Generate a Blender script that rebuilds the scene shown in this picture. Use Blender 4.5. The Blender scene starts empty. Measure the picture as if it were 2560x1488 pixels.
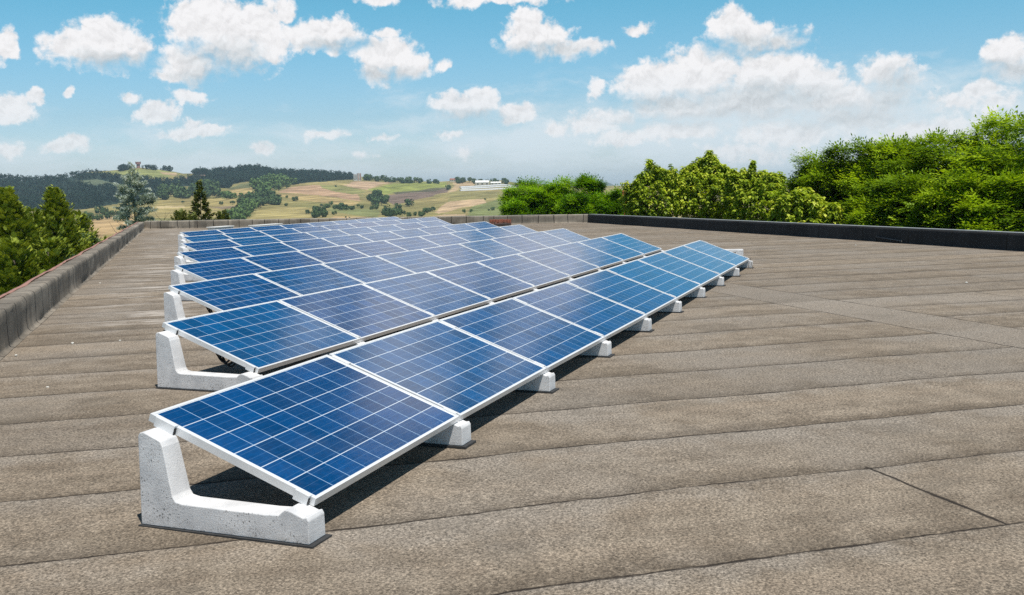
import bpy, math, random
import numpy as np
from mathutils import Matrix, Vector

scene = bpy.context.scene
COL = scene.collection
PI = math.pi

# ------------------------------------------------------------------ camera
F_PX, YAW, PITCH, ROLL = 2477.719, 0.36717, -0.10953, -0.02160      # focal length in pixels of a 2560 wide frame
CAM = np.array([-3.8457, -2.4777, 1.5786])


def cam_axes():
    f = np.array([math.cos(PITCH) * math.cos(YAW), math.cos(PITCH) * math.sin(YAW), math.sin(PITCH)])
    r = np.array([math.sin(YAW), -math.cos(YAW), 0.0])
    u = np.cross(r, f)
    c, s = math.cos(ROLL), math.sin(ROLL)
    return np.array([c * r + s * u, -s * r + c * u, f])


RC = cam_axes()
cam_data = bpy.data.cameras.new('camera')
cam = bpy.data.objects.new('camera', cam_data)
COL.objects.link(cam)
cam_data.sensor_width = 36.0
cam_data.lens = F_PX / 2560.0 * 36.0
cam_data.clip_start = 0.1
cam_data.clip_end = 40000.0
M = Matrix.Identity(4)
for i in range(3):
    M[i][0], M[i][1], M[i][2], M[i][3] = RC[0][i], RC[1][i], -RC[2][i], CAM[i]
cam.matrix_world = M
scene.camera = cam

# ------------------------------------------------------------------ exposure
scene.view_settings.view_transform = 'Standard'
scene.view_settings.look = 'None'
scene.view_settings.gamma = 1.0
scene.view_settings.exposure = 0.0
scene.cycles.max_bounces = 6
scene.cycles.transparent_max_bounces = 6
scene.cycles.volume_bounces = 0
scene.cycles.use_denoising = False

# ------------------------------------------------------------------ sun
SUN_VEC = Vector((-0.24, -0.31, 1.0)).normalized()
sun_data = bpy.data.lights.new('sun', 'SUN')
sun_data.energy = 5.0
sun_data.angle = math.radians(0.5)
sun_data.color = (1.0, 0.955, 0.88)
sun = bpy.data.objects.new('sun', sun_data)
COL.objects.link(sun)
sun.location = (-10, -13, 40)
sun.rotation_euler = (-SUN_VEC).to_track_quat('-Z', 'Y').to_euler()


# ------------------------------------------------------------------ node helper
def nd(tree, typ, ins=None, **props):
    n = tree.nodes.new(typ)
    for k, v in props.items():
        setattr(n, k, v)
    for k, v in (ins or {}).items():
        s = n.inputs[k]
        if isinstance(v, bpy.types.NodeSocket):
            tree.links.new(v, s)
        elif isinstance(v, bpy.types.Node):
            tree.links.new(v.outputs[0], s)
        else:
            s.default_value = v
    return n


def mth(t, op, a, b=None, c=None, clamp=False):
    ins = {0: a}
    if b is not None:
        ins[1] = b
    if c is not None:
        ins[2] = c
    return nd(t, 'ShaderNodeMath', ins, operation=op, use_clamp=clamp).outputs[0]


def mixc(t, fac, a, b, blend='MIX'):
    n = nd(t, 'ShaderNodeMix', {0: fac, 6: a, 7: b}, data_type='RGBA', blend_type=blend)
    return n.outputs[2]


def mapr(t, v, a, b, c=0.0, d=1.0, smooth=False):
    return nd(t, 'ShaderNodeMapRange', {0: v, 1: a, 2: b, 3: c, 4: d},
              interpolation_type='SMOOTHSTEP' if smooth else 'LINEAR', clamp=True).outputs[0]


def noise(t, vec, scale, detail=2.0, rough=0.5, dist=0.0):
    n = nd(t, 'ShaderNodeTexNoise', {'Vector': vec, 'Scale': scale, 'Detail': detail, 'Roughness': rough, 'Distortion': dist})
    return n.outputs[0]


def dot(t, v, d):
    return nd(t, 'ShaderNodeVectorMath', {0: v, 1: d}, operation='DOT_PRODUCT').outputs['Value']


def rgb(*c):
    return (c[0], c[1], c[2], 1.0)


def new_mat(name):
    m = bpy.data.materials.new(name)
    m.use_nodes = True
    t = m.node_tree
    for n in list(t.nodes):
        t.nodes.remove(n)
    out = t.nodes.new('ShaderNodeOutputMaterial')
    return m, t, out


def simple_mat(name, col, rough=0.6, var=0.12, scale=8.0, metallic=0.0, bump=0.0, spec=0.5):
    m, t, out = new_mat(name)
    tc = t.nodes.new('ShaderNodeTexCoord').outputs['Object']
    nz = noise(t, tc, scale, 5.0, 0.6)
    f = mapr(t, nz, 0.3, 0.7, 1.0 - var, 1.0 + var)
    c = mixc(t, 1.0, rgb(*col), nd(t, 'ShaderNodeCombineColor', {0: f, 1: f, 2: f}).outputs[0], 'MULTIPLY')
    b = nd(t, 'ShaderNodeBsdfPrincipled', {'Base Color': c, 'Roughness': rough, 'Metallic': metallic, 'Specular IOR Level': spec})
    if bump:
        t.links.new(nd(t, 'ShaderNodeBump', {'Strength': bump, 'Distance': 0.01, 'Height': nz}).outputs[0], b.inputs['Normal'])
    t.links.new(b.outputs[0], out.inputs[0])
    return m


# ------------------------------------------------------------------ world: clear sky with summer cumulus
def ray(x, y):
    return RC.T @ np.array([(x - 1280.0) / F_PX, -(y - 744.0) / F_PX, 1.0])


def az_el(x, y):
    d = ray(x, y)
    d = d / np.linalg.norm(d)
    return math.degrees(math.atan2(d[1], d[0])), math.degrees(math.asin(d[2]))


SKY_STRENGTH = 0.085
world = bpy.data.worlds.new('World')
scene.world = world
world.use_nodes = True
wt = world.node_tree
for n in list(wt.nodes):
    wt.nodes.remove(n)
wout = wt.nodes.new('ShaderNodeOutputWorld')
sky = nd(wt, 'ShaderNodeTexSky', sky_type='NISHITA', sun_disc=False, sun_elevation=math.asin(SUN_VEC.z),
         sun_rotation=math.atan2(SUN_VEC.x, SUN_VEC.y), air_density=1.0, dust_density=1.2, ozone_density=1.6, altitude=200.0)
gen = wt.nodes.new('ShaderNodeTexCoord').outputs['Generated']
sx = nd(wt, 'ShaderNodeSeparateXYZ', {0: gen})
az = mth(wt, 'MULTIPLY', mth(wt, 'ARCTAN2', sx.outputs[1], sx.outputs[0]), 180 / PI)
el = mth(wt, 'MULTIPLY', mth(wt, 'ARCSINE', sx.outputs[2]), 180 / PI)
P2 = nd(wt, 'ShaderNodeCombineXYZ', {0: az, 1: el, 2: 0.0}).outputs[0]
# edges of the clouds are broken up by warping the lookup position
w1 = nd(wt, 'ShaderNodeTexNoise', {'Vector': P2, 'Scale': 0.42, 'Detail': 6.0, 'Roughness': 0.60})
w2 = nd(wt, 'ShaderNodeVectorMath', {0: w1.outputs['Color'], 1: (0.5, 0.5, 0.5)}, operation='SUBTRACT')
P2w = nd(wt, 'ShaderNodeVectorMath', {0: w2.outputs[0], 1: (1.9, 1.8, 0.0), 2: P2}, operation='MULTIPLY_ADD').outputs[0]


def blob_field(blobs, P):
    acc = None
    for (cx, cy, rx, ry, w) in blobs:
        q = nd(wt, 'ShaderNodeVectorMath', {0: P, 1: (1 / rx, 1 / ry, 0), 2: (-cx / rx, -cy / ry, 0)}, operation='MULTIPLY_ADD').outputs[0]
        l = nd(wt, 'ShaderNodeVectorMath', {0: q}, operation='LENGTH').outputs['Value']
        v = mth(wt, 'MULTIPLY_ADD', l, -w, w)
        acc = v if acc is None else mth(wt, 'MAXIMUM', acc, v)
    return acc


def px_blobs(L, grow=1.0):
    out = []
    for b in L:
        x, y, rx, ry = [v * 2560 / 2520 for v in b[:4]]
        w = b[4] if len(b) > 4 else 1.0
        a, e = az_el(x, y)
        out.append((a, e, rx / 43.2 * grow, ry / 43.2 * grow * 1.12, w))
    return out


CLOUDS = px_blobs([
    (250, 122, 125, 40), (262, 90, 78, 52), (320, 128, 55, 34),
    (510, 62, 95, 66), (560, 95, 120, 75), (465, 160, 85, 46), (625, 62, 80, 55), (660, 110, 60, 36), (700, 30, 30, 30), (790, 92, 108, 36), (820, 80, 60, 38), (430, 190, 50, 16),
    (950, 135, 80, 38), (1005, 160, 58, 28), (930, 176, 48, 28), (950, 83, 32, 16, 0.7), (1085, 162, 26, 12, 0.6),
    (1295, 60, 44, 40), (1325, 98, 92, 40), (1420, 122, 84, 22), (1275, 112, 42, 24),
    (1215, 0, 150, 13, 0.6), (930, 2, 60, 8, 0.5), (1580, 76, 36, 13, 0.6), (1460, 215, 22, 32, 0.5),
    (1790, 62, 44, 38, 0.9), (1850, 88, 98, 40), (1925, 100, 70, 28, 0.8), (1600, 205, 92, 46), (1735, 182, 110, 62), (1900, 190, 130, 64), (2000, 205, 82, 46),
    (1680, 255, 150, 38), (1850, 255, 170, 46), (2050, 245, 120, 40), (2185, 185, 66, 50, 0.75), (2150, 250, 110, 46, 0.7), (1500, 283, 66, 26, 0.8), (1380, 310, 40, 20, 0.6),
    (2480, 128, 55, 44), (2500, 160, 62, 30, 0.9), (2415, 216, 40, 20, 0.9), (2340, 260, 90, 36, 0.45), (2430, 260, 70, 40, 0.4),
    (1950, 325, 170, 32, 0.8), (2110, 295, 130, 40, 0.85), (1680, 320, 140, 26, 0.75), (1540, 330, 90, 22, 0.6), (2270, 325, 140, 34, 0.7), (1850, 375, 150, 18, 0.45), (1470, 300, 80, 24, 0.7), (2230, 205, 50, 40, 0.7), (1140, 265, 78, 33), (1185, 246, 46, 30), (1270, 278, 52, 24),
    (10, 110, 30, 30), (20, 268, 50, 30), (80, 240, 24, 18), (385, 272, 50, 22), (470, 238, 48, 16, 0.7), (320, 234, 26, 15, 0.6), (170, 222, 15, 11, 0.7),
    (480, 327, 88, 17, 0.8), (470, 305, 30, 14, 0.6), (540, 318, 32, 14, 0.7), (170, 358, 52, 17, 0.7), (25, 366, 38, 18, 0.7), (650, 370, 36, 13, 0.6), (795, 332, 58, 13, 0.55),
    (950, 340, 40, 10, 0.5), (1100, 332, 40, 13, 0.5), (885, 385, 32, 12, 0.4), (1150, 378, 34, 16, 0.4)], 1.18)
# clouds above the frame (they show only as reflections in the glass)
CLOUDS += [(13.5, 27.0, 4.2, 4.0, 1.0), (12.0, 15.5, 4.0, 3.4, 1.0), (22.0, 20.5, 5.5, 3.0, 1.0), (17.0, 24.0, 2.6, 2.6, 1.0), (20.5, 27.0, 2.2, 2.0, 1.0), (16.5, 19.5, 3.5, 2.6, 1.0), (20.0, 16.5, 4.0, 1.8, 1.0), (9.5, 21.5, 2.0, 1.5, 1.0),
           (-14, 24, 9, 4, 1.0), (58, 20, 10, 4, 1.0), (110, 22, 14, 5, 1.0), (-80, 22, 14, 5, 1.0), (170, 24, 16, 5, 1.0)]
SHADE = px_blobs([(560, 150, 100, 40), (520, 190, 90, 22), (280, 150, 100, 18), (830, 112, 90, 14), (960, 180, 80, 22), (1340, 128, 120, 18), (1860, 112, 110, 26), (1600, 250, 90, 22),
                  (1740, 240, 90, 24), (1900, 240, 160, 30), (1800, 285, 260, 26), (2080, 285, 190, 34), (2200, 230, 60, 50), (1150, 290, 100, 14), (2480, 165, 90, 18)], 1.25)
HAZY = px_blobs([(1950, 320, 800, 150, 1.35), (1350, 350, 520, 95, 1.0), (400, 400, 800, 70, 0.6), (2300, 300, 300, 90, 0.8), (700, 330, 380, 30, 0.3), (250, 320, 300, 40, 0.25), (1000, 250, 260, 30, 0.25)])

cl = blob_field(CLOUDS, P2w)
vor = nd(wt, 'ShaderNodeTexVoronoi', {'Vector': P2w, 'Scale': 0.95, 'Detail': 4.0, 'Roughness': 0.55, 'Lacunarity': 2.2}, feature='F1', normalize=True)
bil = mth(wt, 'SUBTRACT', 0.32, vor.outputs['Distance'])
fine = noise(wt, P2, 1.5, 8.0, 0.60)
finec = mth(wt, 'SUBTRACT', fine, 0.5)
dens = mth(wt, 'MULTIPLY_ADD', bil, 0.75, cl)
dens = mth(wt, 'MULTIPLY_ADD', finec, 0.95, dens)
# undersides dissolve gradually, tops stay crisp
soft = mapr(wt, mth(wt, 'MULTIPLY_ADD', mth(wt, 'SUBTRACT', noise(wt, P2, 0.35, 3.0, 0.5), 0.5), 2.0, blob_field(SHADE, P2)), -0.3, 0.5, 0.38, 0.80, True)
alpha = mapr(wt, dens, 0.02, soft, 0.0, 1.0, True)
alpha = mth(wt, 'MULTIPLY', alpha, mapr(wt, el, 1.0, 6.5, 0.62, 1.0))
# relief: compare billows here with billows a little nearer the sun
P3 = nd(wt, 'ShaderNodeVectorMath', {0: P2w, 1: (0.10, 0.24, 0)}, operation='ADD').outputs[0]
vor2 = nd(wt, 'ShaderNodeTexVoronoi', {'Vector': P3, 'Scale': 0.95, 'Detail': 4.0, 'Roughness': 0.55, 'Lacunarity': 2.2}, feature='F1', normalize=True)
rel = mth(wt, 'SUBTRACT', vor2.outputs['Distance'], vor.outputs['Distance'])
shd = mth(wt, 'MULTIPLY_ADD', finec, 0.8, blob_field(SHADE, P2w))
grey = mapr(wt, shd, -0.15, 0.75, 0.0, 1.0, True)
lum = mth(wt, 'MULTIPLY_ADD', rel, 0.80, 0.96)
lum = mth(wt, 'MULTIPLY_ADD', grey, -0.20, lum)
lum = mth(wt, 'MULTIPLY_ADD', finec, 0.25, lum)
lum = mth(wt, 'MINIMUM', mth(wt, 'MAXIMUM', lum, 0.55), 1.0)
lum = mth(wt, 'MULTIPLY', lum, 0.97 / SKY_STRENGTH)
cloud_col = mixc(wt, 1.0, nd(wt, 'ShaderNodeCombineColor', {0: lum, 1: lum, 2: lum}).outputs[0], mixc(wt, grey, rgb(0.985, 0.975, 0.985), rgb(0.90, 0.94, 0.97)), 'MULTIPLY')
# clear air: the Nishita sky, tinted by elevation, its unseen upper part darkened to deepen the shadows
bal = nd(wt, 'ShaderNodeValToRGB', {0: mth(wt, 'DIVIDE', el, 60.0, clamp=True)})
SKY_BAL = [(0.0, (2.10, 2.35, 3.10)), (0.025, (1.60, 1.78, 2.15)), (0.07, (1.18, 1.48, 1.70)), (0.17, (0.72, 1.50, 1.57)), (0.30, (0.34, 0.90, 1.06)), (1.0, (0.26, 0.46, 0.54))]
bal.color_ramp.elements[0].position = 0.0
bal.color_ramp.elements[1].position = 1.0
for p_, c_ in SKY_BAL[1:-1]:
    bal.color_ramp.elements.new(p_)
for e_, (p_, c_) in zip(sorted(bal.color_ramp.elements, key=lambda q: q.position), SKY_BAL):
    e_.color = rgb(*c_)
clear = mixc(wt, 1.0, sky.outputs[0], bal.outputs[0], 'MULTIPLY')
Pst = nd(wt, 'ShaderNodeVectorMath', {0: P2w, 1: (0.25, 1.0, 0)}, operation='MULTIPLY').outputs[0]
hz = mth(wt, 'MULTIPLY_ADD', mth(wt, 'SUBTRACT', noise(wt, Pst, 0.7, 7.0, 0.62), 0.46), 2.1, blob_field(HAZY, P2))
hza = mth(wt, 'MULTIPLY', mapr(wt, hz, 0.0, 1.0, 0.0, 1.0, True), 0.80)
veil = 0.90 / SKY_STRENGTH
clear = mixc(wt, hza, clear, rgb(veil * 0.83, veil * 0.93, veil))
skyc = mixc(wt, alpha, clear, cloud_col)
bg = nd(wt, 'ShaderNodeBackground', {0: skyc, 1: SKY_STRENGTH})
wt.links.new(bg.outputs[0], wout.inputs[0])


# ------------------------------------------------------------------ object helpers
def tag(o, label=None, cat=None, group=None, kind=None):
    for k, v in (('label', label), ('category', cat), ('group', group), ('kind', kind)):
        if v:
            o[k] = v
    return o


def empty(name, loc, rot=(0, 0, 0)):
    o = bpy.data.objects.new(name, None)
    COL.objects.link(o)
    o.location = loc
    o.rotation_euler = rot
    return o


def obj(name, me, parent=None, loc=(0, 0, 0), rot=(0, 0, 0)):
    o = bpy.data.objects.new(name, me)
    COL.objects.link(o)
    o.location = loc
    o.rotation_euler = rot
    if parent is not None:
        o.parent = parent
    return o


def copy_tree(o, parent=None):
    c = o.copy()
    COL.objects.link(c)
    c.parent = parent
    for ch in list(o.children):
        copy_tree(ch, c)
    return c


def mesh_np(name, V, Fq, mats, smooth=False, tint=None, mat_idx=None):
    V = np.asarray(V, np.float32)
    Fq = np.asarray(Fq, np.int32)
    k = Fq.shape[1]
    me = bpy.data.meshes.new(name)
    me.vertices.add(len(V))
    me.vertices.foreach_set('co', V.ravel())
    me.loops.add(Fq.size)
    me.loops.foreach_set('vertex_index', Fq.ravel())
    me.polygons.add(len(Fq))
    me.polygons.foreach_set('loop_start', np.arange(0, Fq.size, k, dtype=np.int32))
    if smooth:
        me.polygons.foreach_set('use_smooth', np.ones(len(Fq), bool))
    for m in (mats if isinstance(mats, (list, tuple)) else [mats]):
        me.materials.append(m)
    if mat_idx is not None:
        me.polygons.foreach_set('material_index', np.asarray(mat_idx, np.int32))
    me.update(calc_edges=True)
    if tint is not None:
        tint = np.asarray(tint, np.float32)
        if tint.ndim == 1:
            a = me.attributes.new('tint', 'FLOAT', 'POINT')
            a.data.foreach_set('value', tint)
        else:
            a = me.attributes.new('tint', 'FLOAT_COLOR', 'POINT')
            a.data.foreach_set('color', np.concatenate([tint, np.ones((len(tint), 1), np.float32)], 1).ravel())
    return me


class MB:
    """collects boxes, prisms and tubes of one mesh"""
    def __init__(s):
        s.v, s.f, s.mi = [], [], []

    def add(s, verts, faces, mi=0):
        b = len(s.v)
        s.v += [tuple(map(float, p)) for p in verts]
        s.f += [tuple(i + b for i in f) for f in faces]
        s.mi += [mi] * len(faces)

    def box(s, a, b, mi=0):
        x0, y0, z0 = a
        x1, y1, z1 = b
        s.add([(x0, y0, z0), (x1, y0, z0), (x1, y1, z0), (x0, y1, z0), (x0, y0, z1), (x1, y0, z1), (x1, y1, z1), (x0, y1, z1)],
              [(0, 3, 2, 1), (4, 5, 6, 7), (0, 1, 5, 4), (1, 2, 6, 5), (2, 3, 7, 6), (3, 0, 4, 7)], mi)

    def tube(s, pts, r, n=8, mi=0):
        pts = [Vector(p) for p in pts]
        rs = r if isinstance(r, (list, tuple)) else [r] * len(pts)
        rings = []
        for i, p in enumerate(pts):
            d = (pts[min(i + 1, len(pts) - 1)] - pts[max(i - 1, 0)]).normalized()
            a = d.orthogonal().normalized()
            b = d.cross(a)
            rings.append([p + (a * math.cos(2 * PI * k / n) + b * math.sin(2 * PI * k / n)) * rs[i] for k in range(n)])
        faces = []
        for i in range(len(pts) - 1):
            for k in range(n):
                faces.append((i * n + k, i * n + (k + 1) % n, (i + 1) * n + (k + 1) % n, (i + 1) * n + k))
        faces.append(tuple(range(n))[::-1])
        faces.append(tuple((len(pts) - 1) * n + k for k in range(n)))
        s.add([p for rg in rings for p in rg], faces, mi)

    def mesh(s, name, mats, bevel=0.0, smooth=False, seg=2):
        me = bpy.data.meshes.new(name)
        me.from_pydata(s.v, [], s.f)
        for m in (mats if isinstance(mats, (list, tuple)) else [mats]):
            me.materials.append(m)
        for p, k in zip(me.polygons, s.mi):
            p.material_index = k
            p.use_smooth = smooth
        me.update()
        if bevel:
            import bmesh
            bm = bmesh.new()
            bm.from_mesh(me)
            es = [e for e in bm.edges if len(e.link_faces) == 2 and e.calc_face_angle(0) > 0.35]
            bmesh.ops.bevel(bm, geom=es, offset=bevel, segments=seg, affect='EDGES', profile=0.5, clamp_overlap=True)
            bm.to_mesh(me)
            bm.free()
        return me


rng = np.random.default_rng(7)
random.seed(7)


def ground_z0(x, y):
    """point where the sight line through a photograph pixel (2560 wide) meets the roof"""
    d = ray(x, y)
    return CAM + d * (-CAM[2] / d[2])


# ------------------------------------------------------------------ materials
def roof_material():
    m, t, out = new_mat('bitumen_roofing')
    P = t.nodes.new('ShaderNodeTexCoord').outputs['Object']
    a = math.radians(35.4)
    nco = dot(t, P, (math.cos(a), math.sin(a), 0))
    cco = dot(t, P, (math.sin(a), -math.cos(a), 0))
    mco = dot(t, P, (-0.632, 0.775, 0))
    wob = mth(t, 'MULTIPLY', mth(t, 'SUBTRACT', noise(t, P, 1.1, 4.0, 0.6), 0.5), 0.11)
    wob = mth(t, 'MULTIPLY_ADD', mth(t, 'SUBTRACT', noise(t, P, 14.0, 3.0, 0.6), 0.5), 0.025, wob)
    n1 = mth(t, 'DIVIDE', mth(t, 'ADD', mth(t, 'ADD', nco, wob), mth(t, 'MULTIPLY_ADD', mco, 0.02, -0.06)), 0.99)
    frac = mth(t, 'FRACT', n1)
    row_id = mth(t, 'FLOOR', n1)
    m1 = mth(t, 'ADD', mco, mth(t, 'MULTIPLY', wob, 0.7))
    in_strip = mth(t, 'MULTIPLY', mth(t, 'GREATER_THAN', m1, -7.73), mth(t, 'LESS_THAN', m1, -6.83))
    da = mth(t, 'MINIMUM', frac, mth(t, 'SUBTRACT', 1.0, frac))
    da = mth(t, 'MAXIMUM', da, mth(t, 'MULTIPLY', in_strip, 1.0))
    # strip laid across the others, and one end lap
    ds = mth(t, 'MINIMUM', mth(t, 'ABSOLUTE', mth(t, 'ADD', m1, 6.83)), mth(t, 'ABSOLUTE', mth(t, 'ADD', m1, 7.73)))
    dj = mth(t, 'ABSOLUTE', mth(t, 'ADD', m1, 3.0))
    off = mth(t, 'MAXIMUM', mth(t, 'LESS_THAN', nco, -0.87), mth(t, 'GREATER_THAN', nco, 0.14))
    dj = mth(t, 'ADD', dj, off)
    # far end laps, one per sheet at its own place
    wn = nd(t, 'ShaderNodeTexWhiteNoise', {'W': row_id}, noise_dimensions='1D').outputs['Value']
    dk = mth(t, 'ABSOLUTE', mth(t, 'SUBTRACT', m1, mth(t, 'MULTIPLY_ADD', wn, 6.0, -15.5)))
    d = mth(t, 'MINIMUM', mth(t, 'MINIMUM', da, ds), mth(t, 'MINIMUM', dj, dk))
    thick = mapr(t, noise(t, P, 2.3, 3.0, 0.6), 0.3, 0.7, 0.004, 0.015)
    brk = mapr(t, noise(t, P, 3.1, 4.0, 0.65), 0.36, 0.52, 0.55, 1.0)
    line = mth(t, 'SUBTRACT', 1.0, mapr(t, d, mth(t, 'MULTIPLY', thick, 0.5), mth(t, 'MULTIPLY', thick, 1.5), 0, 1, True))
    # dust and granule loss beside each lap
    lap = mth(t, 'MULTIPLY', mth(t, 'SUBTRACT', 1.0, mapr(t, frac, 0.0, 0.16)), mapr(t, noise(t, P, 22.0, 5.0, 0.75), 0.38, 0.60))
    lap = mth(t, 'MULTIPLY', lap, mth(t, 'SUBTRACT', 1.0, in_strip))
    # streaks that run with the sheets
    cv = nd(t, 'ShaderNodeCombineXYZ', {0: mth(t, 'MULTIPLY', cco, 0.22), 1: mth(t, 'MULTIPLY', nco, 3.2), 2: 0.0}).outputs[0]
    streak = noise(t, cv, 1.0, 6.0, 0.62)
    big = noise(t, P, 0.55, 5.0, 0.6)
    med = noise(t, P, 3.5, 6.0, 0.65)
    col = mixc(t, mapr(t, med, 0.36, 0.64), rgb(0.172, 0.138, 0.103), rgb(0.252, 0.207, 0.158))
    col = mixc(t, mth(t, 'MULTIPLY', mapr(t, streak, 0.45, 0.72), 0.45), col, rgb(0.30, 0.235, 0.175))
    col = mixc(t, mth(t, 'MULTIPLY', mapr(t, streak, 0.48, 0.28), 0.45), col, rgb(0.115, 0.083, 0.058))
    wear = mth(t, 'ADD', mth(t, 'MULTIPLY', frac, 0.75), mth(t, 'MULTIPLY_ADD', big, 1.1, -0.55))
    wear = mth(t, 'ADD', wear, mth(t, 'MULTIPLY_ADD', med, 0.6, -0.3))
    col = mixc(t, mth(t, 'MULTIPLY', mapr(t, wear, 0.50, 0.85, 0, 1, True), 0.6), col, rgb(0.252, 0.222, 0.190))
    col = mixc(t, mth(t, 'MULTIPLY', mapr(t, wear, 0.30, 0.0, 0, 1, True), 0.40), col, rgb(0.125, 0.098, 0.070))
    gsel = mapr(t, mth(t, 'MULTIPLY_ADD', wn, 0.25, mth(t, 'MULTIPLY_ADD', in_strip, 0.24, big)), 0.58, 0.82)
    col = mixc(t, mth(t, 'MULTIPLY', gsel, 0.75), col, rgb(0.240, 0.207, 0.172))
    sheet = nd(t, 'ShaderNodeTexWhiteNoise', {'W': mth(t, 'ADD', row_id, 31.0)}, noise_dimensions='1D').outputs['Value']
    sh = mapr(t, sheet, 0, 1, 0.90, 1.10)
    col = mixc(t, 1.0, col, nd(t, 'ShaderNodeCombineColor', {0: sh, 1: sh, 2: sh}).outputs[0], 'MULTIPLY')
    # mineral granules
    g1 = noise(t, P, 64.0, 5.0, 0.85)
    g2 = nd(t, 'ShaderNodeTexVoronoi', {'Vector': P, 'Scale': 130.0}).outputs['Color']
    g2v = nd(t, 'ShaderNodeSeparateColor', {0: g2}).outputs[0]
    gr = mth(t, 'MULTIPLY', mapr(t, g1, 0.34, 0.66, 0.22, 1.78), mapr(t, g2v, 0, 1, 0.66, 1.34))
    col = mixc(t, 1.0, col, nd(t, 'ShaderNodeCombineColor', {0: gr, 1: gr, 2: gr}).outputs[0], 'MULTIPLY')
    pud = mapr(t, noise(t, P, 0.9, 6.0, 0.55, 0.8), 0.60, 0.63, 0, 1, True)
    col = mixc(t, mth(t, 'MULTIPLY', pud, 0.22), col, rgb(0.105, 0.090, 0.072))
    # chalky run-off stains beside the blocks on the left
    sm = mth(t, 'MULTIPLY', mapr(t, mco, -0.2, 0.5, 0, 1, True), mapr(t, mco, 2.4, 1.0, 0, 1, True))
    cw = nd(t, 'ShaderNodeCombineXYZ', {0: mth(t, 'MULTIPLY', cco, 0.8), 1: mth(t, 'MULTIPLY', nco, 2.4), 2: 4.0}).outputs[0]
    st = mth(t, 'MULTIPLY', mapr(t, noise(t, cw, 1.3, 7.0, 0.7), 0.50, 0.64), sm)
    far = mapr(t, nco, 6.5, 8.5)
    col = mixc(t, mth(t, 'MULTIPLY', mth(t, 'MULTIPLY', st, far), 0.75), col, rgb(0.50, 0.45, 0.40))
    col = mixc(t, mth(t, 'MULTIPLY', lap, 0.72), col, rgb(0.065, 0.050, 0.036))
    col = mixc(t, mth(t, 'MULTIPLY', mth(t, 'MULTIPLY', line, mth(t, 'MAXIMUM', brk, mth(t, 'LESS_THAN', mth(t, 'MINIMUM', ds, dj), 0.05))), 0.94), col, rgb(0.022, 0.016, 0.012))
    b = nd(t, 'ShaderNodeBsdfPrincipled', {'Base Color': col, 'Roughness': 0.9, 'Specular IOR Level': 0.25})
    step = mth(t, 'MULTIPLY', mapr(t, d, 0.0, 0.03), 0.6)
    h = mth(t, 'ADD', mth(t, 'MULTIPLY_ADD', g1, 0.55, mth(t, 'MULTIPLY', med, 1.2)), step)
    t.links.new(nd(t, 'ShaderNodeBump', {'Strength': 0.55, 'Distance': 0.010, 'Height': h}).outputs[0], b.inputs['Normal'])
    t.links.new(b.outputs[0], out.inputs[0])
    return m


def wall_material(name, base, dark, spacing):
    m, t, out = new_mat(name)
    P = t.nodes.new('ShaderNodeTexCoord').outputs['Object']
    u = nd(t, 'ShaderNodeAttribute', attribute_name='tint').outputs['Fac']
    wob = mth(t, 'MULTIPLY', mth(t, 'SUBTRACT', noise(t, P, 1.7, 3.0, 0.6), 0.5), 0.16)
    x = mth(t, 'DIVIDE', mth(t, 'ADD', u, wob), spacing)
    cell = mth(t, 'FLOOR', x)
    wn = nd(t, 'ShaderNodeTexWhiteNoise', {'W': cell}, noise_dimensions='1D').outputs['Value']
    d = mth(t, 'ABSOLUTE', mth(t, 'SUBTRACT', mth(t, 'FRACT', x), mth(t, 'MULTIPLY_ADD', wn, 0.5, 0.25)))
    d = mth(t, 'MULTIPLY', d, spacing)
    line = mth(t, 'SUBTRACT', 1.0, mapr(t, d, 0.009, 0.021, 0, 1, True))
    big = noise(t, P, 1.3, 6.0, 0.65)
    Pv = nd(t, 'ShaderNodeVectorMath', {0: P, 1: (5.0, 5.0, 0.8)}, operation='MULTIPLY').outputs[0]
    run = noise(t, Pv, 1.2, 5.0, 0.65)
    col = mixc(t, mapr(t, big, 0.35, 0.65), rgb(*dark), rgb(*base))
    col = mixc(t, mth(t, 'MULTIPLY', mapr(t, run, 0.5, 0.75), 0.5), col, rgb(base[0] * 1.35, base[1] * 1.3, base[2] * 1.25))
    tone = mapr(t, wn, 0, 1, 0.70, 1.32)
    gr = mth(t, 'MULTIPLY', mapr(t, noise(t, P, 120.0, 3.0, 0.7), 0.3, 0.7, 0.7, 1.3), tone)
    col = mixc(t, 1.0, col, nd(t, 'ShaderNodeCombineColor', {0: gr, 1: gr, 2: gr}).outputs[0], 'MULTIPLY')
    col = mixc(t, mth(t, 'MULTIPLY', line, 0.95), col, rgb(0.015, 0.013, 0.011))
    b = nd(t, 'ShaderNodeBsdfPrincipled', {'Base Color': col, 'Roughness': 0.85, 'Specular IOR Level': 0.3})
    h = mth(t, 'ADD', mth(t, 'MULTIPLY', run, 2.0), mapr(t, d, 0.0, 0.04, 0.0, 0.7))
    t.links.new(nd(t, 'ShaderNodeBump', {'Strength': 0.5, 'Distance': 0.02, 'Height': h}).outputs[0], b.inputs['Normal'])
    t.links.new(b.outputs[0], out.inputs[0])
    return m


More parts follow.
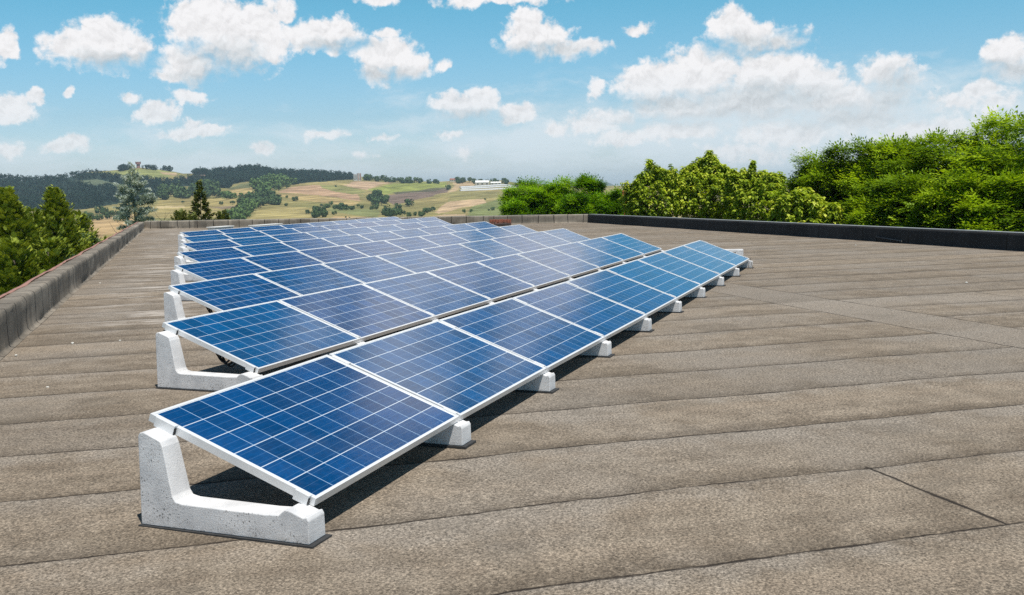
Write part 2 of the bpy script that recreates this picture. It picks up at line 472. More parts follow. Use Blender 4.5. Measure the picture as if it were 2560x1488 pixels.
def concrete_material():
    m, t, out = new_mat('pitted_white_concrete')
    P = t.nodes.new('ShaderNodeTexCoord').outputs['Object']
    loc = nd(t, 'ShaderNodeObjectInfo').outputs['Location']
    P = nd(t, 'ShaderNodeVectorMath', {0: P, 1: loc}, operation='ADD').outputs[0]
    N = nd(t, 'ShaderNodeNewGeometry').outputs['Normal']
    side = mth(t, 'ABSOLUTE', nd(t, 'ShaderNodeSeparateXYZ', {0: N}).outputs[0])
    Pw = nd(t, 'ShaderNodeVectorMath', {0: nd(t, 'ShaderNodeTexNoise', {'Vector': P, 'Scale': 30.0, 'Detail': 3.0}).outputs['Color'], 1: (0.02, 0.02, 0.02), 2: P}, operation='MULTIPLY_ADD').outputs[0]
    sw = nd(t, 'ShaderNodeSeparateXYZ', {0: Pw})
    P2d = nd(t, 'ShaderNodeCombineXYZ', {0: sw.outputs[1], 1: sw.outputs[2], 2: 0.0}).outputs[0]
    v = nd(t, 'ShaderNodeTexVoronoi', {'Vector': P2d, 'Scale': 62.0, 'Randomness': 1.0}, voronoi_dimensions='2D')
    vr = nd(t, 'ShaderNodeSeparateColor', {0: v.outputs['Color']}).outputs[0]
    clus = mapr(t, noise(t, P, 9.0, 3.0, 0.6), 0.40, 0.62, 0.35, 1.25)
    size = mth(t, 'MULTIPLY', mapr(t, vr, 0.60, 1.0, 0.0, 0.27), clus)
    pit = mth(t, 'MULTIPLY', mth(t, 'LESS_THAN', v.outputs['Distance'], size), mapr(t, side, 0.3, 0.7))
    v3 = nd(t, 'ShaderNodeTexVoronoi', {'Vector': P2d, 'Scale': 110.0, 'Randomness': 1.0}, voronoi_dimensions='2D')
    vr3 = nd(t, 'ShaderNodeSeparateColor', {0: v3.outputs['Color']}).outputs[0]
    pit2 = mth(t, 'MULTIPLY', mth(t, 'LESS_THAN', v3.outputs['Distance'], mth(t, 'MULTIPLY', mapr(t, vr3, 0.55, 1.0, 0.0, 0.32), clus)), mapr(t, side, 0.3, 0.7))
    big = noise(t, P, 7.0, 6.0, 0.6)
    col = mixc(t, mapr(t, big, 0.35, 0.65), rgb(0.56, 0.56, 0.57), rgb(0.73, 0.72, 0.72))
    col = mixc(t, mth(t, 'MULTIPLY', pit, 0.72), col, rgb(0.12, 0.12, 0.12))
    col = mixc(t, mth(t, 'MULTIPLY', pit2, 0.5), col, rgb(0.25, 0.25, 0.25))
    foot = mapr(t, nd(t, 'ShaderNodeSeparateXYZ', {0: P}).outputs[2], 0.0, 0.055)
    grime = mth(t, 'MULTIPLY', mth(t, 'SUBTRACT', 1.0, foot), mapr(t, noise(t, P, 16.0, 5.0, 0.7), 0.4, 0.65))
    col = mixc(t, mth(t, 'MULTIPLY', grime, 0.45), col, rgb(0.24, 0.21, 0.18))
    b = nd(t, 'ShaderNodeBsdfPrincipled', {'Base Color': col, 'Roughness': 0.85, 'Specular IOR Level': 0.3})
    h = mth(t, 'SUBTRACT', mth(t, 'MULTIPLY', noise(t, P, 120.0, 5.0, 0.7), 0.35), mth(t, 'ADD', pit, mth(t, 'MULTIPLY', pit2, 0.5)))
    t.links.new(nd(t, 'ShaderNodeBump', {'Strength': 0.9, 'Distance': 0.008, 'Height': h}).outputs[0], b.inputs['Normal'])
    t.links.new(b.outputs[0], out.inputs[0])
    return m


def cell_material():
    """polycrystalline cells under glass: 10 x 6 cells, ribbons and busbars"""
    m, t, out = new_mat('solar_cells')
    P = t.nodes.new('ShaderNodeTexCoord').outputs['Object']
    s = nd(t, 'ShaderNodeSeparateXYZ', {0: P})
    cx = mth(t, 'DIVIDE', mth(t, 'SUBTRACT', s.outputs[0], 0.030), 0.159)
    cy = mth(t, 'DIVIDE', mth(t, 'SUBTRACT', s.outputs[1], 0.018), 0.159)
    fx, fy = mth(t, 'FRACT', cx), mth(t, 'FRACT', cy)
    ix, iy = mth(t, 'FLOOR', cx), mth(t, 'FLOOR', cy)
    dx = mth(t, 'MINIMUM', fx, mth(t, 'SUBTRACT', 1.0, fx))
    dy = mth(t, 'MINIMUM', fy, mth(t, 'SUBTRACT', 1.0, fy))
    gx = mth(t, 'LESS_THAN', dx, 0.0125)
    gy = mth(t, 'LESS_THAN', dy, 0.0165)
    inside = mth(t, 'MULTIPLY', mth(t, 'MULTIPLY', mth(t, 'GREATER_THAN', cx, 0.0), mth(t, 'LESS_THAN', cx, 10.0)),
                 mth(t, 'MULTIPLY', mth(t, 'GREATER_THAN', cy, 0.0), mth(t, 'LESS_THAN', cy, 6.0)))
    bus = mth(t, 'FRACT', mth(t, 'MULTIPLY', fy, 3.0))
    bus = mth(t, 'LESS_THAN', mth(t, 'ABSOLUTE', mth(t, 'SUBTRACT', bus, 0.5)), 0.022)
    oi = nd(t, 'ShaderNodeObjectInfo')
    cell = nd(t, 'ShaderNodeCombineXYZ', {0: ix, 1: iy, 2: mth(t, 'MULTIPLY', oi.outputs['Random'], 50.0)}).outputs[0]
    wn = nd(t, 'ShaderNodeTexWhiteNoise', {'Vector': cell}, noise_dimensions='3D').outputs['Value']
    crys = nd(t, 'ShaderNodeTexVoronoi', {'Vector': P, 'Scale': 60.0}).outputs['Color']
    cr = nd(t, 'ShaderNodeSeparateColor', {0: crys}).outputs[0]
    Pf = nd(t, 'ShaderNodeVectorMath', {0: P, 1: (1.5, 160.0, 1.0)}, operation='MULTIPLY').outputs[0]
    fing = noise(t, Pf, 1.0, 2.0, 0.5)
    f = mth(t, 'MULTIPLY', mapr(t, wn, 0, 1, 0.78, 1.22), mth(t, 'MULTIPLY', mapr(t, cr, 0, 1, 0.90, 1.10), mapr(t, fing, 0.35, 0.65, 0.88, 1.12)))
    col = mixc(t, oi.outputs['Random'], rgb(0.0005, 0.043, 0.152), rgb(0.0003, 0.064, 0.182))
    col = mixc(t, 1.0, col, nd(t, 'ShaderNodeCombineColor', {0: f, 1: f, 2: f}).outputs[0], 'MULTIPLY')
    col = mixc(t, mth(t, 'MULTIPLY', bus, 0.16), col, rgb(0.25, 0.45, 0.70))
    col = mixc(t, mth(t, 'MULTIPLY', gx, 0.78), col, rgb(0.42, 0.60, 0.80))
    col = mixc(t, mth(t, 'MULTIPLY', gy, 0.85), col, rgb(0.66, 0.74, 0.82))
    col = mixc(t, inside, rgb(0.74, 0.75, 0.76), col)
    dust = mth(t, 'MULTIPLY', mapr(t, noise(t, P, 2.2, 7.0, 0.7), 0.42, 0.75), mapr(t, s.outputs[1], 0.7, 0.0, 0.02, 0.09))
    col = mixc(t, dust, col, rgb(0.42, 0.40, 0.38))
    rough = mapr(t, noise(t, P, 5.0, 4.0, 0.6), 0.3, 0.7, 0.06, 0.12)
    b = nd(t, 'ShaderNodeBsdfPrincipled', {'Base Color': col, 'Roughness': rough, 'IOR': 1.45, 'Specular IOR Level': 1.0})
    # the float glass is not perfectly flat and carries a film of dust
    t.links.new(nd(t, 'ShaderNodeBump', {'Strength': 0.05, 'Distance': 0.004, 'Height': noise(t, P, 220.0, 2.0, 0.5)}).outputs[0], b.inputs['Normal'])
    t.links.new(b.outputs[0], out.inputs[0])
    return m


def leaf_material(name, c0, c1, c2, trans=0.35, rough=0.5):
    """c0..c2: leaf colours picked per leaf by the tint attribute"""
    m, t, out = new_mat(name)
    a = nd(t, 'ShaderNodeAttribute', attribute_name='tint').outputs['Fac']
    rp = nd(t, 'ShaderNodeValToRGB', {0: a})
    rp.color_ramp.elements[0].color = rgb(*c0)
    rp.color_ramp.elements[1].color = rgb(*c2)
    e = rp.color_ramp.elements.new(0.5)
    e.color = rgb(*c1)
    col = rp.outputs[0]
    b = nd(t, 'ShaderNodeBsdfPrincipled', {'Base Color': col, 'Roughness': rough, 'Specular IOR Level': 0.18})
    tr = nd(t, 'ShaderNodeBsdfTranslucent', {0: mixc(t, 1.0, col, rgb(1.25, 1.2, 0.5), 'MULTIPLY')})
    mx = nd(t, 'ShaderNodeMixShader', {0: trans, 1: b, 2: tr})
    t.links.new(mx.outputs[0], out.inputs[0])
    return m


M_ROOF = roof_material()
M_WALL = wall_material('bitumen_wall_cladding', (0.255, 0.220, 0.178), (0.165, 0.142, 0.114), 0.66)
M_WALLR = wall_material('shaded_bitumen_cladding', (0.036, 0.035, 0.036), (0.022, 0.022, 0.023), 1.6)  # same bitumen as the other parapets, its shade put into the colour
M_CONC = concrete_material()
M_CELL = cell_material()
M_ALU = simple_mat('anodised_aluminium', (0.80, 0.80, 0.80), 0.36, 0.05, 12, metallic=0.2)
M_EDGE = simple_mat('grey_edge_metal', (0.34, 0.36, 0.37), 0.55, 0.15, 6)
M_BACK = simple_mat('grey_backsheet', (0.30, 0.31, 0.33), 0.7, 0.05)
M_RUB = simple_mat('black_rubber', (0.035, 0.035, 0.036), 0.8, 0.3, 20)
M_BLACK = simple_mat('black_plastic', (0.012, 0.012, 0.013), 0.45, 0.2)
M_RED = simple_mat('faded_red_flashing', (0.36, 0.185, 0.140), 0.7, 0.35, 14, bump=0.4)
M_TILE = simple_mat('red_clay', (0.30, 0.10, 0.06), 0.8, 0.4, 10)
M_BARK = simple_mat('bark', (0.075, 0.060, 0.045), 0.9, 0.4, 12, bump=0.6)
M_WHITE = simple_mat('white_paint', (0.74, 0.73, 0.70), 0.7, 0.12, 2)
M_CREAM = simple_mat('cream_plaster', (0.56, 0.50, 0.40), 0.8, 0.15, 0.4)
M_GLASSD = simple_mat('dark_window', (0.04, 0.045, 0.05), 0.2, 0.2)
M_PLASTICW = simple_mat('white_sheeting', (0.56, 0.57, 0.58), 0.5, 0.1, 0.3)
M_STONE = simple_mat('pale_stone', (0.62, 0.60, 0.55), 0.9, 0.15, 30)
M_TWIG = simple_mat('dry_twig', (0.16, 0.12, 0.08), 0.9, 0.3, 10)

# ------------------------------------------------------------------ roof
TILT = math.radians(20.68)
Z_LOW = 0.1812
PITCH_ROW = 2.2585
ROW_X = [0.0, 2.7585, 5.5304, 8.3568, 11.1629, 14.0192, 16.8029, 19.4995]
ROW_N = [9, 9, 9, 9, 9, 8, 9, 8]
PX_, PY_ = 1.65, 0.99
STEP = 1.67

W_DIR = np.array([0.7749, 0.6320])          # the two long parapets run this way
W_IN = np.array([0.6320, -0.7749])          # from the left parapet towards the roof
BL = np.array([34.94, 31.54])
BR = np.array([38.64, 10.17])
R_PT = np.array([19.33, -5.07])
L_START = BL - W_DIR * 58.0
R_START = BR - W_DIR * 58.0


def sag(x, y):
    return -0.018 * np.exp(-((x + 0.1) ** 2 + (y - 0.4) ** 2) / 1.3 ** 2) + 0.006 * np.exp(-((x - 2.6) ** 2 + (y - 0.4) ** 2) / 1.2 ** 2)


def build_roof():
    nu, nv = 230, 90
    V = np.zeros((nu * nv, 3))
    us = np.linspace(0, 1, nu) ** 1.0
    for i, a in enumerate(us):
        A = L_START + (BL - L_START) * a
        B = R_START + (BR - R_START) * a
        for j in range(nv):
            p = A + (B - A) * (j / (nv - 1))
            V[i * nv + j, :2] = p
    x, y = V[:, 0], V[:, 1]
    V[:, 2] = sag(x, y) + 0.0022 * (np.sin(x * 1.9 + y * 0.7) + np.sin(y * 2.3 - x * 1.1))
    I = np.arange(nu * nv).reshape(nu, nv)
    Fq = np.stack([I[:-1, :-1], I[:-1, 1:], I[1:, 1:], I[1:, :-1]], -1).reshape(-1, 4)
    o = obj('roof', mesh_np('roof', V, Fq, M_ROOF, smooth=True))
    tag(o, kind='structure')
    mb = MB()                                 # the building below
    c = [L_START, R_START, BR, BL]
    ins = []
    cen = sum(c) / 4
    for p in c:
        d = cen - p
        ins.append(p + d / np.linalg.norm(d) * 0.02)
    top = [(p[0], p[1], -0.08) for p in ins]
    bot = [(p[0], p[1], -9.0) for p in ins]
    mb.add(bot + top, [(0, 1, 2, 3), (7, 6, 5, 4)] + [((i + 1) % 4, i, i + 4, (i + 1) % 4 + 4) for i in range(4)])
    b = obj('building', mb.mesh('building_walls', M_CREAM))
    tag(b, 'flat roofed building carrying the solar panels', 'building')


build_roof()


def parapet(name, A, B, inward, h0, h1, mat, amp, prof, label, seed, edge=None):
    """A-B: foot line of the inner face; prof: (distance outward, height fraction) pairs"""
    A, B = np.array(A, float), np.array(B, float)
    L = np.linalg.norm(B - A)
    n = max(8, int(L / 0.14))
    r = np.random.default_rng(seed)
    k = len(prof)
    t_ = np.linspace(0, 1, n + 1)
    sm = np.zeros((n + 1, k))
    for wv in (0.35, 0.9, 2.1, 4.5):          # sagging and wrinkles of the membrane
        ph = r.uniform(0, 6.28, k)
        sm += np.cumsum(r.normal(0, 1, (n + 1, k)), 0) * 0
        sm += np.sin(t_[:, None] * L * wv * 2 + ph[None, :] * 0.35 + np.sin(t_[:, None] * L * wv * 0.7 + wv) * 2.0) / (1 + wv)
    sm += r.normal(0, 0.35, (n + 1, k))
    V = np.zeros((n + 1, k, 3))
    u = np.zeros((n + 1, k))
    for i, a in enumerate(t_):
        p = A + (B - A) * a
        h = h0 + (h1 - h0) * a
        for j, (d, z) in enumerate(prof):
            w = amp * (1.0 if 0 < j < k - 2 else 0.3)
            off = -d + sm[i, j] * w * 0.5
            q = p + np.array(inward) * off
            V[i, j] = (q[0], q[1], (z * h if z >= 0 else z) + (sm[i, (j + 2) % k] * w * 0.35 if z > 0.5 else 0))
            u[i, j] = a * L
    I = np.arange((n + 1) * k).reshape(n + 1, k)
    Fq = np.stack([I[:-1, :-1], I[:-1, 1:], I[1:, 1:], I[1:, :-1]], -1).reshape(-1, 4)
    root = empty(name, (A[0], A[1], 0))
    tag(root, label, 'parapet wall')
    Vv = V.reshape(-1, 3) - np.array([A[0], A[1], 0])
    obj('cladding', mesh_np(name + '_cladding', Vv, Fq, mat, smooth=True, tint=u.ravel()), root)
    return root, A, B, L


PROF = [(-0.055, 0.006), (-0.022, 0.02), (-0.002, 0.06), (0.0, 0.10), (0.0, 0.35), (0.0, 0.65), (0.0, 0.85), (0.004, 0.945), (0.022, 0.99), (0.05, 1.0), (0.16, 1.0), (0.245, 0.985), (0.27, 0.90), (0.275, -0.5)]
lw, A_, B_, L_ = parapet('parapet_wall', L_START, BL, W_IN, 0.455, 0.36, M_WALL, 0.016, PROF, 'long grey felt clad parapet with red edge strip, beside the dark conifers', 3)
bw, _, _, _ = parapet('parapet_wall', BL, BR, np.array([-0.985, -0.171]), 0.37, 0.36, M_WALL, 0.020, PROF, 'low wrinkled grey parapet across the far end of the roof, below the hills', 5)
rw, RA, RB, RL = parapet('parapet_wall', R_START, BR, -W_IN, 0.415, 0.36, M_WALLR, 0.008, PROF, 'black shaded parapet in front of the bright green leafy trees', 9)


def edge_strip(root, A, B, inward, mat, name, d0, d1, h0, h1, th, wave, lift, seed):
    A, B = np.array(A, float), np.array(B, float)
    L = np.linalg.norm(B - A)
    n = int(L / 0.22)
    r = np.random.default_rng(seed)
    V, Fq = [], []
    for i in range(n + 1):
        a = i / n
        p = A + (B - A) * a - A
        h = h0 + (h1 - h0) * a + lift
        s = math.sin(i * 0.9) * 0.5 + math.sin(i * 0.37 + 1) + r.normal(0, 0.3)
        for (d, z) in ((d0 + s * wave, 0), (d1, -0.004), (d1, th * -2.2), (d1 - 0.012, th * -2.2), (d0 + s * wave, -0.010)):
            q = p - np.array(inward) * d
            V.append((q[0], q[1], h + z + s * wave * 0.35))
    k = 5
    for i in range(n):
        for j in range(k):
            j2 = (j + 1) % k
            Fq.append((i * k + j, i * k + j2, (i + 1) * k + j2, (i + 1) * k + j))
    obj(name, mesh_np(name, V, Fq, mat), root)


edge_strip(lw, L_START, BL, W_IN, M_RED, 'red_flashing', 0.240, 0.300, 0.455, 0.36, 0.02, 0.014, 0.010, 11)
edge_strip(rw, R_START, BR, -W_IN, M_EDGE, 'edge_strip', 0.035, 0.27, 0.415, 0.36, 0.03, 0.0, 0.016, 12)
edge_strip(bw, BL, BR, np.array([-0.985, -0.171]), M_STONE, 'edge_strip', 0.12, 0.27, 0.37, 0.36, 0.02, 0.01, 0.014, 13)


# ------------------------------------------------------------------ solar panels
def tilt_pt(x, y, z):
    """panel coordinates (along row, up the slope, off the face) to row coordinates"""
    return (x, y * math.cos(TILT) - z * math.sin(TILT), y * math.sin(TILT) + z * math.cos(TILT))


def panel_meshes():
    fw, ft = 0.016, 0.040
    mb = MB()
    mb.box((0, 0, -ft), (PX_, fw, 0))
    mb.box((0, PY_ - fw, -ft), (PX_, PY_, 0))
    mb.box((0, fw, -ft), (fw, PY_ - fw, 0))
    mb.box((PX_ - fw, fw, -ft), (PX_, PY_ - fw, 0))
    fr = mb.mesh('panel_frame', M_ALU)
    mb = MB()
    mb.box((fw, fw, -0.008), (PX_ - fw, PY_ - fw, -0.003))
    gl = mb.mesh('panel_cells', M_CELL)
    mb = MB()
    mb.box((fw, fw, -0.012), (PX_ - fw, PY_ - fw, -0.0085))
    bs = mb.mesh('panel_backsheet', M_BACK)
    mb = MB()
    mb.box((0.72, 0.80, -0.034), (0.93, 0.90, -0.0125))
    jb = mb.mesh('panel_junction_box', M_BLACK, bevel=0.004)
    return fr, gl, bs, jb


ORD = ['first', 'second', 'third', 'fourth', 'fifth', 'sixth', 'seventh', 'eighth', 'ninth', 'tenth']
ROWN = ['front', 'second', 'third', 'fourth', 'fifth', 'sixth', 'seventh', 'backmost']
DZ0 = [-0.017, 0.004, 0.007, 0.004, 0.001] + [0.0] * 8


def dz(row, k):
    if row == 0:
        return DZ0[min(max(k, 0), 12)]
    return 0.0


fr, gl, bs, jb = panel_meshes()
proto = None
for i in range(8):
    for k in range(ROW_N[i]):
        if proto is None:
            root = empty('solar_panel', (0, 0, 0))
            obj('frame', fr, root)
            obj('solar_cells', gl, root)
            obj('backsheet', bs, root)
            obj('junction_box', jb, root)
            proto = root
        else:
            root = copy_tree(proto)
        z0, z1 = dz(i, k), dz(i, k + 1)
        root.location = (ROW_X[i] + k * STEP, i * PITCH_ROW, Z_LOW + z0)
        jt = random.uniform(-1, 1)
        root.rotation_euler = (TILT + math.radians(0.12) * jt, -math.atan2(z1 - z0, STEP) + math.radians(0.08) * random.uniform(-1, 1), 0)
        if k == 0:
            where = 'at the near left end of the %s row' % ROWN[i]
        elif k == ROW_N[i] - 1:
            where = 'at the far right end of the %s row' % ROWN[i]
        else:
            where = '%s from the near left end of the %s row' % (ORD[k], ROWN[i])
        tag(root, 'blue solar panel, ' + where, 'solar panel', 'solar panels in the rows')

# ------------------------------------------------------------------ concrete ballast blocks
zb = lambda y: Z_LOW - 0.040 * math.cos(TILT) - 0.003 + math.tan(TILT) * (y - 0.014)


def block_mesh():
    pr = [(-0.040, 0.010), (-0.040, 0.118), (-0.030, 0.136), (-0.012, zb(-0.012)), (0.055, zb(0.055)), (0.082, zb(0.082) - 0.008), (0.098, 0.150), (0.118, 0.132), (0.20, 0.128),
          (0.66, 0.132), (0.700, 0.140), (0.716, 0.165), (0.762, 0.400), (0.775, zb(0.775)), (0.786, zb(0.786) + 0.001), (0.872, zb(0.872) + 0.001), (0.896, zb(0.872) - 0.002), (0.907, zb(0.872) - 0.018), (0.907, 0.010)]
    n = len(pr)
    b, tp = 0.072, 0.049
    V = []
    for sgn in (-1, 1):
        for (y, z) in pr:
            w = 0.072 - 0.028 * z
            V.append((sgn * w, y, z))
    mb = MB()
    low = [0, 1, 2, 3, 4, 5, 6, 7]
    faces = []
    for j in range(n):
        j2 = (j + 1) % n
        faces.append((j, j2, n + j2, n + j))
    faces.append(tuple(range(n))[::-1])
    faces.append(tuple(range(n, 2 * n)))
    mb.add(V, faces)
    return mb.mesh('ballast_body', M_CONC, bevel=0.0045, seg=2)


def plate(mb, x0, x1, y0, y1, z0, z1, xs=0.0):
    pts = [tilt_pt(x, y, z) for z in (z0, z1) for (x, y) in ((x0, y0), (x1, y0), (x1, y1), (x0, y1))]
    mb.add([(p[0] + xs, p[1], p[2] + Z_LOW) for p in pts], [(0, 3, 2, 1), (4, 5, 6, 7), (0, 1, 5, 4), (1, 2, 6, 5), (2, 3, 7, 6), (3, 0, 4, 7)])


def clamp_meshes():
    out = {}
    for nm, ys in (('low', (0.028, 0.118)), ('high', (0.825, 0.955))):
        mb = MB()                             # middle clamp: a web in the gap and a plate over both frames
        plate(mb, -0.0085, 0.0085, ys[0], ys[1], -0.040, 0.0015)
        plate(mb, -0.021, 0.021, ys[0], ys[1], 0.0018, 0.0055)
        out['mid_' + nm] = mb.mesh('middle_clamp', M_ALU)
        for sgn, side in ((1, 'near'), (-1, 'far')):
            mb = MB()                         # end clamp: foot on the concrete, upright, lip over the frame
            e = 0.062 * sgn
            def X(a, b):
                return (min(e - a * sgn, e - b * sgn), max(e - a * sgn, e - b * sgn))
            x0, x1 = X(0.002, 0.020)
            plate(mb, x0, x1, ys[0], ys[1] - 0.012, -0.044, 0.002)
            x0, x1 = X(-0.012, 0.020)
            plate(mb, x0, x1, ys[0], ys[1] - 0.012, 0.0022, 0.0055)
            out['%s_%s' % (side, nm)] = mb.mesh('end_clamp', M_ALU)
            mb = MB()
            x0, x1 = X(0.0205, 0.024)
            yy = ys[0] if nm == 'low' else ys[0]
            x0, x1 = X(0.004, 0.018)
            plate(mb, x0, x1, ys[0] - 0.0035, ys[0] - 0.0005, -0.038, -0.006)
            out['%s_%s_b' % (side, nm)] = mb.mesh('clamp_hollow', M_BLACK)  # black plate: the shade inside the clamp's hole, added as a dark part
    return out


BODY = block_mesh()
CL = clamp_meshes()
mbp = MB()
mbp.box((-0.085, -0.066, -0.004), (0.085, 0.916, 0.0095))
PAD = mbp.mesh('rubber_pad', M_RUB)
for i in range(8):
    for k in range(ROW_N[i] + 1):
        last = k == ROW_N[i]
        x = ROW_X[i] + (k * STEP - 0.010)
        if k == 0:
            x = ROW_X[i] - 0.062
        elif last:
            x = ROW_X[i] + k * STEP - 0.02 + 0.062
        root = empty('ballast_block', (x, i * PITCH_ROW, dz(i, k)))
        if k == 0:
            where = 'under the near left end of the %s panel row' % ROWN[i]
        elif last:
            where = 'under the far right end of the %s row' % ROWN[i]
        else:
            where = 'under the %s joint from the near end, %s panel row' % (ORD[k - 1], ROWN[i])
        tag(root, 'white concrete ballast block ' + where, 'ballast block', 'ballast blocks under the solar panels')
        obj('concrete_body', BODY, root)
        obj('rubber_pad', PAD, root)
        side = 'near' if k == 0 else ('far' if last else 'mid')
        for nm in ('low', 'high'):
            c = obj('clamp', CL['%s_%s' % (side, nm)], root)
            if side != 'mid':
                obj('clamp_hollow', CL['%s_%s_b' % (side, nm)], c)

# cable loops below the second and third rows
for i, (lx, y0) in ((1, (0.16, 0.36)), (2, (0.16, 0.36))):
    mb = MB()
    for s_ in range(3):
        pts = []
        for a in np.linspace(0, 1, 15):
            yy = y0 + 0.30 * a - 0.015 * s_
            top = zb(yy) - 0.005
            pts.append((ROW_X[i] + lx + 0.02 * s_ + 0.10 * a, i * PITCH_ROW + yy, top - (0.150 + 0.014 * s_) * math.sin(PI * a) ** 0.8 + 0.01))
        mb.tube(pts, 0.0085, 8)
    o = obj('cable', mb.mesh('cable_loop', M_BLACK, smooth=True))
    tag(o, 'black cable loop hanging under the near panel of the %s row' % ROWN[i], 'cable')

# ------------------------------------------------------------------ small things on the roof
p = ground_z0(1850, 650)
sp = empty('spare_block', (p[0], p[1], 0), (0, 0, math.radians(-75)))
tag(sp, 'white concrete stone on two feet behind the far end of the front row', 'concrete block')
mb = MB()
mb.add([(-0.5, -0.08, 0.17), (0.06, -0.08, 0.17), (0.06, 0.08, 0.17), (-0.5, 0.08, 0.17), (-0.5, -0.07, 0.225), (0.06, -0.07, 0.225), (0.06, 0.07, 0.225), (-0.5, 0.07, 0.225)],
       [(0, 3, 2, 1), (4, 5, 6, 7), (0, 1, 5, 4), (1, 2, 6, 5), (2, 3, 7, 6), (3, 0, 4, 7)])
obj('slab', mb.mesh('spare_slab', M_CONC, bevel=0.008), sp)
for xa, xb in ((-0.10, 0.06), (-0.5, -0.36)):
    mb = MB()
    mb.box((xa, -0.078, -0.005), (xb, 0.078, 0.169))
    obj('foot', mb.mesh('spare_foot', M_CONC, bevel=0.008), sp)

p = ground_z0(1876, 674)
mb = MB()
h_ = 0.21
mb.tube([(-0.05, 0, -0.003), (-0.02, 0, h_ * 0.6), (0.0, 0, h_), (0.03, 0, h_ * 0.6), (0.05, 0, -0.003)], 0.006, 6)
mb.tube([(-0.035, 0, h_ * 0.3), (0.045, 0, h_ * 0.25)], 0.004, 6)
o = obj('wire_stand', mb.mesh('wire_stand', simple_mat('weathered_wire', (0.20, 0.17, 0.14), 0.6)), None, (p[0], p[1], 0), (0, 0, 2.2))
tag(o, 'small bent wire stand on the roof at the far right end of the front row', 'wire stand')

# white duct boxes seen over the top of the backmost row
for px0, px1, py, lab in ((536, 584, 566, 'short white cover box behind the backmost panel row'), (640, 705, 561, 'long white cover box behind the backmost row, nearer the middle')):
    d0, d1 = ray(px0, py), ray(px1, py)
    yrow = 7 * PITCH_ROW + 1.45
    q0 = CAM + d0 * ((yrow - CAM[1]) / d0[1])
    q1 = CAM + d1 * ((yrow - CAM[1]) / d1[1])
    mb = MB()
    zt = (q0[2] + q1[2]) / 2
    ln = q1[0] - q0[0]
    mb.box((0.01, 0.01, -0.005), (ln - 0.01, 0.27, zt - 0.03))
    mb.box((-0.02, -0.02, zt - 0.0295), (ln + 0.02, 0.30, zt))
    o = obj('cover_box', mb.mesh('cover_box', M_WHITE, bevel=0.006), None, (q0[0], yrow, 0))
    tag(o, lab, 'cover box')

# clay tiles stacked at the back parapet, dark plank in front of them
p0, p1 = ground_z0(1243, 561.5), ground_z0(1296, 560.5)
mb = MB()
dv = (p1 - p0)
L3 = np.linalg.norm(dv)
for s_ in range(14):
    for lv in range(2):
        a = s_ * L3 / 14
        hh = 0.10 + 0.03 * random.random()
        mb.box((a, random.uniform(0, .04), lv * 0.13), (a + L3 / 14 * 0.82, 0.30, lv * 0.13 + hh))
o = obj('tile_stack', mb.mesh('tile_stack', M_TILE), None, (p0[0] - 0.9, p0[1], 0.0), (0, 0, math.atan2(dv[1], dv[0])))
tag(o, 'low stack of red clay tiles at the foot of the far parapet', 'tile stack')
p0, p1 = ground_z0(1205, 568), ground_z0(1302, 562)
dv = p1 - p0
L3 = np.linalg.norm(dv)
mb = MB()
mb.box((0, 0, -0.005), (L3, 0.3, 0.12))
o = obj('plank', mb.mesh('plank', simple_mat('dark_board', (0.05, 0.035, 0.03), 0.8), bevel=0.01), None, (p0[0] - 1.2, p0[1], 0.0), (0, 0, math.atan2(dv[1], dv[0])))
tag(o, 'dark board lying on the roof in front of the red tile stack', 'board')

# black drain pipe bracket on the right parapet
def on_right(px, py):
    d = ray(px, py)
    nrm = -W_IN
    t_ = ((BR - CAM[:2]) @ nrm + 0.03) / (d[:2] @ nrm)
    return CAM + d * t_


a_, b_, c_, d_ = on_right(2190, 606), on_right(2191, 593), on_right(2254, 603), on_right(2254, 611)
a_[2] = -0.01
d_[2] = -0.01
mb = MB()
org = np.array([a_[0], a_[1], 0])
mb.tube([a_ - org, b_ - org, c_ - org, d_ - org], 0.022, 8)
o = obj('pipe', mb.mesh('pipe', M_BLACK, smooth=True), None, tuple(org))
tag(o, 'black bent pipe along the foot of the black parapet', 'pipe')

for q in ((2139, 614), (2416, 708), (119, 970), (40, 890), (250, 709), (300, 853), (181, 860)):
    p = ground_z0(*q)
    mb = MB()
    r_ = random.uniform(0.012, 0.020)
    pts = []
    for zz, rr in ((-0.004, 0.8), (0.5, 1.0), (1.0, 0.6)):
        for a in range(7):
            an = a * 2 * PI / 7
            k_ = r_ * rr * random.uniform(0.8, 1.15)
            pts.append((k_ * math.cos(an), k_ * math.sin(an), zz * r_))
    fs = [(j * 7 + a, j * 7 + (a + 1) % 7, (j + 1) * 7 + (a + 1) % 7, (j + 1) * 7 + a) for j in range(2) for a in range(7)] + [tuple(range(14, 21))]
    mb.add(pts, fs)
    o = obj('pebble', mb.mesh('pebble', M_STONE), None, (p[0], p[1], 0))
    tag(o, 'small pale pebble lying loose on the roof felt', 'pebble', 'pale pebbles on the roof')

